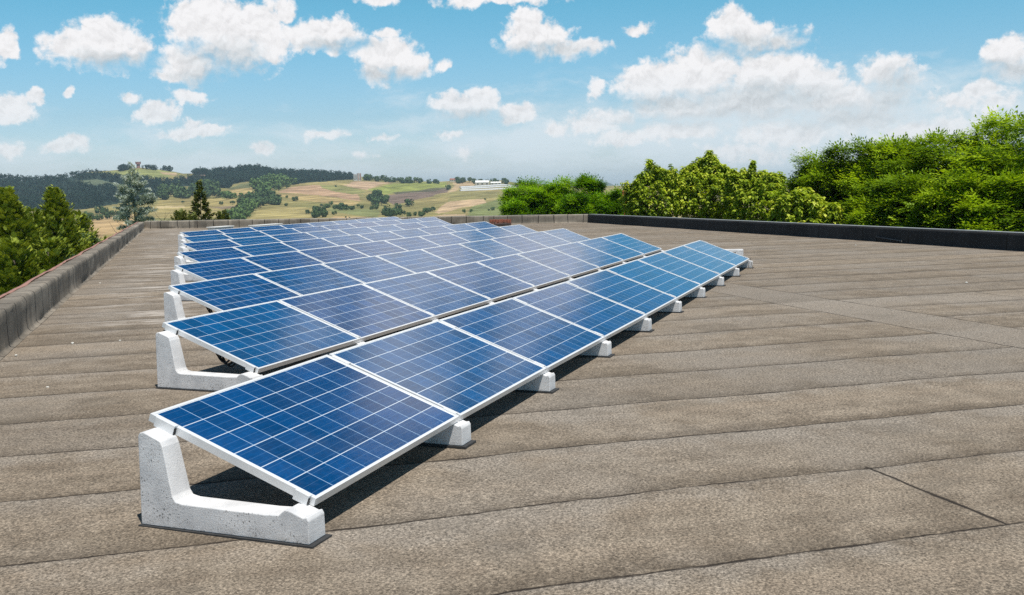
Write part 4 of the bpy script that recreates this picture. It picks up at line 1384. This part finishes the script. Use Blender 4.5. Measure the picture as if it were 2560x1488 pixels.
for (px, dist, seed, shoots, lab) in (
        (1640, 45, 41, [(1640, 500, 1.25, 1.15, 300), (1600, 462, 0.30, 0.5, 30), (1605, 445, 0.14, 0.3, 10), (1645, 440, 0.28, 0.45, 40), (1641, 424, 0.12, 0.26, 9), (1700, 470, 0.6, 0.5, 70), (1580, 505, 0.5, 0.7, 50)],
         'pale leaved tree with two pointed shoots, left of the tallest pale tree'),
        (1775, 46, 42, [(1770, 492, 1.5, 1.35, 420), (1765, 425, 0.46, 0.55, 85), (1755, 408, 0.22, 0.3, 24), (1778, 396, 0.20, 0.28, 20), (1725, 455, 0.5, 0.45, 60), (1830, 460, 0.6, 0.5, 80)],
         'tallest pale leaved tree with a round tuft rising at its top'),
        (1895, 44, 43, [(1890, 505, 1.4, 1.2, 340), (1832, 440, 0.22, 0.35, 26), (1862, 450, 0.3, 0.4, 34), (1899, 448, 0.28, 0.35, 30), (1928, 452, 0.25, 0.36, 28), (1955, 448, 0.11, 0.34, 12), (1930, 480, 0.6, 0.5, 70)],
         'pale yellow green tree with several small spires, right of the tallest pale tree'),
        (2030, 33.5, 44, [(2010, 555, 1.0, 0.65, 160), (1985, 520, 0.4, 0.5, 46), (2060, 560, 0.55, 0.5, 56), (2088, 535, 0.22, 0.45, 24), (2000, 490, 0.25, 0.35, 18)],
         'low pale yellow tree in front of the feathery locusts')):
    o, zb_ = tree_root('pale_leaved_tree', px, dist, lab, G)
    sh = []
    ori = np.array(place_px(px, dist)[:2])
    for (sx_, sy_, rx, rz, cnt) in shoots:
        q = np.array(place_px(sx_, dist + random.uniform(-0.4, 0.4))[:2]) - ori
        sh.append(((q[0], q[1], z_at(sx_, sy_, dist) - zb_), rx, rz, cnt))
    rs_ = np.random.default_rng(seed * 7)
    for (sx_, sy_, rx, rz, cnt) in shoots[:1] + [q for q in shoots if q[4] >= 50]:
        for _ in range(7 if cnt > 100 else 3):           # leading shoots of all sizes break the outline
            fx = rs_.uniform(-0.9, 0.9)
            px_ = sx_ + fx * rx * F_PX / dist
            py_ = sy_ - rz * F_PX / dist * math.sqrt(1 - fx * fx) - rs_.uniform(-4, 1) - 26 * rs_.uniform(0, 1) ** 2
            q = np.array(place_px(px_, dist + rs_.uniform(-0.5, 0.5))[:2]) - ori
            sh.append(((q[0], q[1], z_at(px_, py_, dist) - zb_), rs_.uniform(0.09, 0.22), rs_.uniform(0.16, 0.36), int(rs_.integers(6, 16))))
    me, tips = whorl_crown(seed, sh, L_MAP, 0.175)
    obj('crown', me, o)
    top = max(t_[0][2] for t_ in sh)
    obj('trunk', trunk_mesh(top, 0.13, [tuple(q) for q in tips[::27]], seed), o)

# -- conifers beyond the left parapet
G = 'conifers beyond the left parapet'
for (px, py, dist, depth, rb, seed, n, power, tone, lab) in (
        (18, 462, 28, 7.5, 2.9, 51, 14000, 0.88, 0.50, 'dark green conifer with a pointed top at the left edge of the photo'),
        (137, 462, 34, 8.0, 3.2, 52, 16000, 0.90, 0.52, 'tallest pointed green conifer beyond the left parapet'),
        (78, 516, 31, 7.0, 2.2, 53, 9000, 0.62, 0.42, 'lower rounded dark conifer between the two pointed ones'),
        (192, 526, 37, 7.0, 1.9, 54, 8000, 0.60, 0.56, 'bushy yellow green conifer right of the tallest pointed one'),
        (22, 590, 22, 5.5, 1.4, 55, 7500, 0.52, 0.45, 'broad olive conifer low in front of the left pointed one'),
        (112, 590, 27, 6.0, 1.6, 56, 8000, 0.52, 0.48, 'broad olive conifer low in front of the tallest pointed one'),
        (-75, 505, 27, 7.0, 2.1, 57, 6000, 0.65, 0.45, 'conifer cut by the left edge of the photo')):
    o, zb_ = tree_root('conifer', px, dist, lab, G, rot=seed)
    zt = z_at(px, py, dist) - zb_
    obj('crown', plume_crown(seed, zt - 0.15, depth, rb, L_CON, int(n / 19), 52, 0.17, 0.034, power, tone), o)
    obj('trunk', trunk_mesh(zt - 0.4, 0.13, [], seed, 0.02), o)
for (px, py, dist, rm, seed, lab) in ((216, 585, 36, 1.55, 61, 'grey green cedar with drooping sprays beside the middle of the left parapet'),
                                      (168, 632, 27, 1.15, 62, 'grey green cedar close behind the left parapet, second from the far end'),
                                      (104, 684, 22, 0.95, 63, 'grey green cedar close behind the left parapet, second from the near end'),
                                      (40, 728, 19, 0.85, 64, 'low grey green cedar at the nearest visible end of the left parapet')):
    o, zb_ = tree_root('cedar', px, dist, lab, 'grey green cedars beside the left parapet')
    zt = z_at(px, py, dist) - zb_
    me, limbs = cedar_crown(seed, zt - 3.6, zt, rm, L_CON2, 80, 2.4)
    obj('crown', me, o)
    obj('trunk', trunk_mesh(zt - 0.1, 0.10, limbs[::2], seed, 0.02), o)

# -- blue cedar at the roof corner
o, zb_ = tree_root('blue_cedar', 334, 62, 'silvery blue cedar with a bare leading shoot at the far left roof corner')
zt = z_at(334, 408, 62) - zb_
me, limbs = cedar_crown(71, zt - 3.75, zt - 0.62, 1.32, L_BLUE, 66, 1.0, 0.42)
obj('crown', me, o)
ld, _ = cedar_crown(72, zt - 0.75, zt, 0.13, L_BLUE, 10, 0.25)
obj('leading_shoot', ld, o)
obj('trunk', trunk_mesh(zt, 0.10, limbs[::2], 71, 0.01), o)

# -- slender cypress and low bushes behind the far parapet
o, zb_ = tree_root('slender_cypress', 500, 62, 'slender dark cypress with a pale drooping tip behind the far parapet')
zt = z_at(505, 450, 62) - zb_
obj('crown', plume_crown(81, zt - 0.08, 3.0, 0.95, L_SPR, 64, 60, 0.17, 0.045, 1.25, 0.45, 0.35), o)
obj('trunk', trunk_mesh(zt, 0.08, [], 81, 0.02), o)
G = 'low bushes behind the far parapet'
for (px, py, dist, rb, seed, lab) in ((448, 528, 60, 0.62, 82, 'low yellow green bush left of the slender cypress'), (553, 530, 60, 0.5, 83, 'low yellow green bush right of the slender cypress'),
                                      (478, 538, 59, 0.4, 84, 'smallest bush, at the foot of the slender cypress')):
    o, zb_ = tree_root('bush', px, dist, lab, G, 'bush')
    zt = z_at(px, py, dist) - zb_
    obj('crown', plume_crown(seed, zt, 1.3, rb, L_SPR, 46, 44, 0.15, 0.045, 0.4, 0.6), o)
    obj('trunk', trunk_mesh(zt - 0.2, 0.05, [], seed, 0.02), o)

# bare twigs at the roof corner
for (px, py, dist, L5, seed, lab) in ((402, 550, 56, 1.0, 5, 'bare forked twig behind the far parapet, right of the blue cedar'), (300, 585, 40, 0.9, 6, 'bare bent twig beyond the left parapet, below the blue cedar')):
    o, zb_ = tree_root('bare_twig', px, dist, lab, None, 'twig')
    zt = z_at(px, py, dist) - zb_
    r = np.random.default_rng(seed)
    mb = MB()
    mb.tube([(0, 0, 0), (0.05, 0, zt * 0.6), (0, 0, zt)], [0.03, 0.02, 0.014], 6)
    for b_ in range(7):
        an = r.uniform(0, 6.28)
        e = np.array([math.cos(an) * 0.5, math.sin(an) * 0.5, r.uniform(0.1, 0.8)]) * L5
        s_ = np.array([0, 0, zt - 0.15 + r.uniform(-.15, .1)])
        mb.tube([s_, s_ + e * 0.5 + r.normal(0, .05, 3), s_ + e], [0.012, 0.008, 0.004], 5)
    obj('branches', mb.mesh('branches', M_TWIG, smooth=True), o)

# -- orange pole and the red roof glimpsed between the trees
o, zb_ = tree_root('red_pole', 1562, 47, 'thin orange red pole between the feathery bush and the pale leaved trees', None, 'pole')
zt = z_at(1562, 495, 47) - zb_
mb = MB()
mb.tube([(0, 0, 0), (0.0, 0, zt)], 0.05, 10)
obj('pole', mb.mesh('pole', simple_mat('orange_red_paint', (0.62, 0.10, 0.03), 0.5, 0.1)), o)
mb = MB()
mb.box((-0.12, -0.10, zt + 0.001), (0.10, 0.10, zt + 0.34))
obj('cap', mb.mesh('pole_cap', simple_mat('orange_paint', (0.60, 0.16, 0.05), 0.5, 0.1), bevel=0.03), o)


def house(px, py, wpx, hpx, label, wall, roofm, depth=7.0, name='house', flat=False, wins=3, cat='house'):
    p = hit(px, py)
    dist = np.hypot(p[0] - CAM[0], p[1] - CAM[1])
    sc = dist / F_PX
    w, h = wpx * sc, hpx * sc
    an = math.atan2(p[1] - CAM[1], p[0] - CAM[0]) - PI / 2
    o = empty(name, (p[0], p[1], p[2] - 0.3), (0, 0, an + 0.12))
    tag(o, label, cat)
    mb = MB()
    mb.box((-w / 2, 0, -1), (w / 2, depth, h * (1.0 if flat else 0.62)))
    obj('walls', mb.mesh('house_walls', wall), o)
    mb = MB()
    if flat:
        mb.box((-w / 2 - 0.2, -0.2, h + 0.01), (w / 2 + 0.2, depth + 0.2, h + 0.4))
    else:
        b, t_ = h * 0.625, h
        mb.add([(-w / 2 - .4, -.4, b), (w / 2 + .4, -.4, b), (w / 2 + .4, depth + .4, b), (-w / 2 - .4, depth + .4, b), (-w / 2 + .3, depth / 2, t_), (w / 2 - .3, depth / 2, t_)],
               [(0, 1, 5, 4), (2, 3, 4, 5), (1, 2, 5), (3, 0, 4), (3, 2, 1, 0)])
    obj('roof', mb.mesh('house_roof', roofm), o)
    for k in range(wins):
        x = -w / 2 + w * (k + 0.5) / wins
        mb = MB()
        hb = h * 0.25
        mb.box((x - w / wins * 0.2, -0.06, hb), (x + w / wins * 0.2, 0.02, hb + h * 0.22))
        obj('window', mb.mesh('house_window', M_GLASSD), o)
    return o


house(1546, 482, 16, 11, 'red roofed house glimpsed behind the feathery bushes', M_CREAM, M_TILE)
house(1132, 455, 14, 9, 'small pale house at the end of the ridge road, left of the other houses', M_CREAM, M_TILE)
house(1206, 465, 34, 14, 'long pale roofed farm building above the white greenhouse tunnels', M_CREAM, M_WHITE, 12)
house(1240, 463, 26, 9, 'cream farm house right of the long pale roofed building', M_CREAM, M_WHITE, 10)
house(776, 446, 20, 4, 'long low white farm shed before the dark wood', M_WHITE, M_WHITE, 10, 'shed', cat='shed')
for k, (px, w_, h_, lab) in enumerate(((889, 9, 15, 'white slab tower block on the ridge, left of its red and white neighbour'), (899, 9, 18, 'red and white striped tower block on the ridge'))):
    o = house(px, 452, w_, h_, lab, M_WHITE, M_RED, 12, 'tower_block', True, 0, 'tower block')
    p = hit(px, 452)
    sc = np.hypot(p[0] - CAM[0], p[1] - CAM[1]) / F_PX
    for j in range(5):
        for c in range(3):
            mb = MB()
            x = (-0.33 + 0.33 * c) * w_ * sc
            z = h_ * sc * (0.12 + 0.165 * j)
            mb.box((x - 0.9, -0.08, z), (x + 0.9, 0.03, z + 1.5))
            obj('window', mb.mesh('block_window', M_GLASSD), o)
    if k == 1:
        for c in (-0.42, 0.16):
            mb = MB()
            mb.box((c * w_ * sc, -0.14, 0), (c * w_ * sc + 1.3, 0.0, h_ * sc))
            obj('red_panel', mb.mesh('red_panel', M_TILE), o)

# red water tower on the hill top
p = hit(346, 419.5)
sc = np.hypot(p[0] - CAM[0], p[1] - CAM[1]) / F_PX
o = empty('water_tower', (p[0], p[1], p[2] - 0.3), (0, 0, 0.6))
o.scale = (1.15, 1.15, 1.15)
tag(o, 'red water tower wider at its top, standing on the grassy hill top', 'tower')
mb = MB()
mb.tube([(0, 0, 0), (0, 0, 7 * sc)], [3.6 * sc, 3.4 * sc], 12)
obj('shaft', mb.mesh('tower_shaft', simple_mat('dusty_red', (0.36, 0.17, 0.16), 0.8, 0.2, 0.5)), o)
mb = MB()
mb.tube([(0, 0, 7 * sc), (0, 0, 8 * sc), (0, 0, 11.5 * sc)], [3.4 * sc, 5.2 * sc, 5.6 * sc], 12)
obj('tank', mb.mesh('tower_tank', simple_mat('faded_red', (0.46, 0.19, 0.18), 0.8, 0.2, 0.5)), o)
mb = MB()
mb.tube([(0, 0, 11.5 * sc), (0, 0, 12.4 * sc)], [5.8 * sc, 5.8 * sc], 12)
obj('rim', mb.mesh('tower_rim', M_WHITE), o)

# white greenhouse tunnels
for (x0, y0, x1, y1, lab) in ((1150, 469.5, 1308, 466.5, 'white plastic greenhouse tunnel, farthest of the three, below the farm'), (1152, 473.0, 1300, 471.0, 'white plastic greenhouse tunnel, middle one of the three'),
                              (1150, 477.5, 1282, 475.5, 'white plastic greenhouse tunnel, nearest of the three')):
    a, b = hit(x0, y0), hit(x1, y1)
    b[:2] = a[:2] + (b[:2] - a[:2])
    dv = b - a
    L6 = np.linalg.norm(dv[:2])
    mb = MB()
    n = 24
    V, Fq = [], []
    for i in range(n + 1):
        q = a + dv * i / n
        zz = terrain_z(q[0], q[1]) - a[2]
        for k in range(7):
            t_ = PI * k / 6
            V.append((L6 * i / n, math.cos(t_) * 3.0, zz + math.sin(t_) * 2.6 - 0.3))
    for i in range(n):
        for k in range(6):
            Fq.append((i * 7 + k, i * 7 + k + 1, (i + 1) * 7 + k + 1, (i + 1) * 7 + k))
    mb.add(V, Fq + [tuple(range(7)), tuple(n * 7 + k for k in range(7))[::-1]])
    o = obj('greenhouse', mb.mesh('greenhouse', M_PLASTICW), None, tuple(a), (0, 0, math.atan2(dv[1], dv[0])))
    tag(o, lab, 'greenhouse')

# ------------------------------------------------------------------ distant trees and woods
def far_leaf_material(name, c0, c1):
    m, t, out = new_mat(name)
    P = t.nodes.new('ShaderNodeTexCoord').outputs['Object']
    a = nd(t, 'ShaderNodeAttribute', attribute_name='tint').outputs['Fac']
    r_ = nd(t, 'ShaderNodeObjectInfo').outputs['Random']
    f = mth(t, 'MULTIPLY_ADD', r_, 0.4, mth(t, 'MULTIPLY', a, 0.6))
    col = mixc(t, f, rgb(*c0), rgb(*c1))
    b = nd(t, 'ShaderNodeBsdfPrincipled', {'Base Color': col, 'Roughness': 0.9, 'Specular IOR Level': 0.1})
    t.links.new(b.outputs[0], out.inputs[0])
    return m


M_FAR = far_leaf_material('far_tree_leaves', (0.028, 0.058, 0.026), (0.105, 0.155, 0.056))
M_FARB = far_leaf_material('far_bright_leaves', (0.055, 0.105, 0.032), (0.150, 0.225, 0.065))
M_WOOD = far_leaf_material('far_wood_leaves', (0.006, 0.018, 0.017), (0.030, 0.060, 0.042))  # cloud shadow over the hills is put into this dark leaf colour


def far_crown(seed, n=170, squash=0.8):
    """a crown one unit wide built of leaf clumps, base at 0"""
    r = np.random.default_rng(seed)
    lob = rand_dir(r, 9) * np.array([0.33, 0.33, 0.27 * squash / 0.8]) + np.array([0, 0, 0.46])
    k = r.integers(0, 9, n)
    d = rand_dir(r, n)
    c = lob[k] + d * 0.21 * r.uniform(0.8, 1.1, n)[:, None]
    ax = unit(np.cross(d, rand_dir(r, n)))
    V, Fq = leaf_quads(c - ax * 0.10, ax, d, r.uniform(0.16, 0.24, n), r.uniform(0.14, 0.20, n), -0.1)
    V[:, 2] = np.maximum(V[:, 2], 0.02)
    return V, Fq, np.repeat(np.clip(r.normal(0.5, 0.25, n), 0, 1), 4)


def far_tree_proto(seed, mat, squash=0.8):
    V, Fq, T = far_crown(seed, 190, squash)
    cr = mesh_np('far_crown', V, Fq, mat, tint=T)
    mb = MB()
    mb.tube([(0, 0, -0.05), (0, 0, 0.45)], [0.035, 0.02], 5)
    return cr, mb.mesh('far_trunk', M_BARK)


PROTO = {False: [far_tree_proto(100 + i, M_FAR) for i in range(4)], True: [far_tree_proto(200 + i, M_FARB, 0.9) for i in range(3)]}


def far_tree(px, py, size, bright, label, group, cat='tree', squash=1.0):
    p = hit(px, py)
    dist = np.hypot(p[0] - CAM[0], p[1] - CAM[1])
    s = size * dist / F_PX
    cr, tk = random.choice(PROTO[bright])
    o = empty('field_tree', (p[0], p[1], p[2] - 0.02 * s), (0, 0, random.uniform(0, 6.28)))
    o.scale = (s * random.uniform(0.9, 1.15), s * random.uniform(0.9, 1.15), s * squash * random.uniform(0.85, 1.1))
    tag(o, label, cat, group)
    obj('crown', cr, o)
    obj('trunk', tk, o)


STRIPS = [p_ for p_, c_ in FIELDS[-2:]]


def in_area(poly, n):
    P = np.array(poly)
    lo, hi = P.min(0), P.max(0)
    out = []
    while len(out) < n:
        q = lo + (hi - lo) * rng.uniform(0, 1, 2)
        if in_poly(q[None], poly)[0] and not any(in_poly(q[None] + np.array([[0, -2.0]]), p_)[0] for p_ in STRIPS):
            out.append(q)
    return sorted(out, key=lambda q: q[1])


AREAS = [([(632, 470), (650, 456), (690, 452), (738, 460), (722, 476), (690, 482), (645, 492)], 28, 20, True, 'bright green tree in the copse below the dark wood', 'copse below the dark wood'),
         ([(608, 508), (640, 492), (690, 494), (694, 514), (640, 524), (607, 520)], 26, 20, False, 'round green tree in the middle of the hedgerow that curves down the valley', 'trees of the curving hedgerow'),
         ([(552, 556), (575, 538), (612, 522), (640, 520), (628, 540), (612, 556)], 28, 19, True, 'bright green tree at the lower end of the hedgerow, just above the far parapet', 'lower hedgerow trees'),
         ([(398, 482), (480, 472), (545, 470), (550, 498), (398, 500)], 40, 21, False, 'dark tree in the broad copse behind the slender cypress', 'copse behind the slender cypress'),
         ([(548, 490), (634, 494), (634, 499), (548, 499)], 14, 13, True, 'small tree in the straight hedge right of the slender cypress', 'straight hedge in the valley'),
         ([(800, 510), (850, 512), (892, 526), (880, 530), (800, 520)], 18, 10, False, 'dark low bush in the broken hedge across the pale field', 'bushes of the broken hedge'),
         ([(757, 528), (800, 522), (822, 540), (795, 553), (765, 545)], 14, 16, False, 'round dark bush in the clump above the middle of the panels', 'clump above the panels'),
         ([(917, 492), (945, 490), (972, 520), (972, 532), (945, 532), (925, 512)], 13, 18, False, 'dark tree in the gully left of the lone round tree', 'trees in the gully'),
         ([(950, 548), (975, 530), (1005, 526), (1010, 540), (1000, 550)], 10, 17, False, 'dark tree at the lower end of the gully', 'lower gully trees'),
         ([(1000, 548), (1040, 538), (1083, 528), (1085, 534), (1040, 548)], 10, 12, False, 'low dark tree in the hedge running right from the gully', 'hedge right of the gully'),
         ([(890, 516), (935, 524), (935, 528), (890, 520)], 5, 9, False, 'small dark bush left of the gully', 'bushes left of the gully'),
         ([(905, 448), (1010, 456), (1120, 459), (1120, 461), (1010, 459), (905, 452)], 28, 12, False, 'dark tree on the ridge between the tower blocks and the houses', 'ridge trees right of the tower blocks'),
         ([(1140, 456), (1300, 458), (1320, 462), (1140, 461)], 20, 11, False, 'dark tree standing among the ridge houses', 'trees among the ridge houses'),
         ([(210, 540), (300, 528), (305, 545), (230, 556)], 12, 15, False, 'dark bush in the rough hedge left of the blue cedar', 'rough hedge left of the blue cedar'),
         ([(200, 548), (222, 545), (232, 590), (205, 590)], 8, 17, False, 'grey green tree in the valley just right of the conifers', 'valley trees right of the conifers')]
for poly, n, size, br, lab, grp in AREAS:
    for q in in_area(poly, n):
        far_tree(q[0], q[1], size * random.uniform(0.85, 1.55), br, lab, grp)
for (px, py, size, br, lab) in ((1023, 517, 27, False, 'lone round tree in the stubble field right of the gully'), (738, 503, 15, False, 'pointed dark tree alone on the pale slope'),
                                (700, 492, 7, False, 'smaller of two bushes on the pale slope, left one'), (717, 496, 8, False, 'right one of two bushes on the pale slope'),
                                (458, 509, 8, False, 'small bush left of the slender cypress'), (553, 512, 11, False, 'wide low bush right of the slender cypress'), (581, 512, 12, False, 'square dark bush in the stubble, right of the wide low bush'),
                                (836, 537, 13, False, 'round dark bush beside the clump above the panels'), (716, 516, 9, False, 'low bush at the right edge of the hedgerow'), (865, 546, 6, False, 'tiny bush in the pale stripe above the panels, left one'),
                                (873, 547, 6, False, 'tiny bush in the pale stripe above the panels, right one'), (1160, 533, 12, True, 'yellow green bush left of the young locusts'), (1178, 532, 10, True, 'second yellow green bush, left of the round dark bush'),
                                (1232, 527, 12, False, 'round dark bush near the young locusts'), (1222, 528, 7, False, 'low dark bush touching the round dark bush'), (1250, 511, 6, False, 'tiny dark bush above the round dark bush'),
                                (1120, 475, 17, False, 'dark tree at the bend of the ridge road'), (840, 468, 7, False, 'tiny tree on the green field below the tower blocks'), (1017, 458, 15, False, 'round dark tree standing taller on the ridge'),
                                (1160, 456, 13, False, 'narrow dark tree above the farm houses'), (1213, 500, 6, False, 'tiny bush at the edge of the pale dirt')):
    far_tree(px, py, size, br, lab, 'single trees and bushes in the fields')


def far_wood(polys, n, h_px):
    """a wood that reads as one mass"""
    Vs, Fs, Ts, off = [], [], [], 0
    protos = [far_crown(300 + i, 60, 0.9) for i in range(5)]
    for poly, cnt in polys:
        for q in in_area(poly, cnt):
            p = hit(q[0], q[1])
            dist = np.hypot(p[0] - CAM[0], p[1] - CAM[1])
            s = h_px * dist / F_PX * rng.uniform(0.7, 1.25)
            V, Fq, T = protos[rng.integers(0, 5)]
            a = rng.uniform(0, 6.28)
            ca, sa = math.cos(a), math.sin(a)
            V2 = np.stack([V[:, 0] * ca - V[:, 1] * sa, V[:, 0] * sa + V[:, 1] * ca, V[:, 2]], 1) * s + p
            Vs.append(V2)
            Fs.append(Fq + off)
            off += len(V)
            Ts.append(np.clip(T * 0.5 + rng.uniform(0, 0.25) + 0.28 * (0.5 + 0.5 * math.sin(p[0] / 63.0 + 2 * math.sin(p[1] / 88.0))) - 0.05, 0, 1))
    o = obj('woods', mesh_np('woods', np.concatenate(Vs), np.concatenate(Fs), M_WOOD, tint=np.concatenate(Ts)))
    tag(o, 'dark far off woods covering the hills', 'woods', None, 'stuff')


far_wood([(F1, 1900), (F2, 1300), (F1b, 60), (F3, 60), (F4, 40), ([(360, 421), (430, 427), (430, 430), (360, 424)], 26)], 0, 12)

# ------------------------------------------------------------------ haze
HAZE_DENSITY = 0.00009
m, t, out = new_mat('summer_haze')
v = nd(t, 'ShaderNodeVolumePrincipled', {'Color': rgb(0.68, 0.88, 1.0), 'Density': HAZE_DENSITY, 'Anisotropy': 0.0})
t.links.new(v.outputs[0], out.inputs['Volume'])
mb = MB()
mb.box((-9300, -9300, -70), (9300, 9300, 105))
hz_o = obj('haze', mb.mesh('haze', m))
tag(hz_o, kind='stuff')
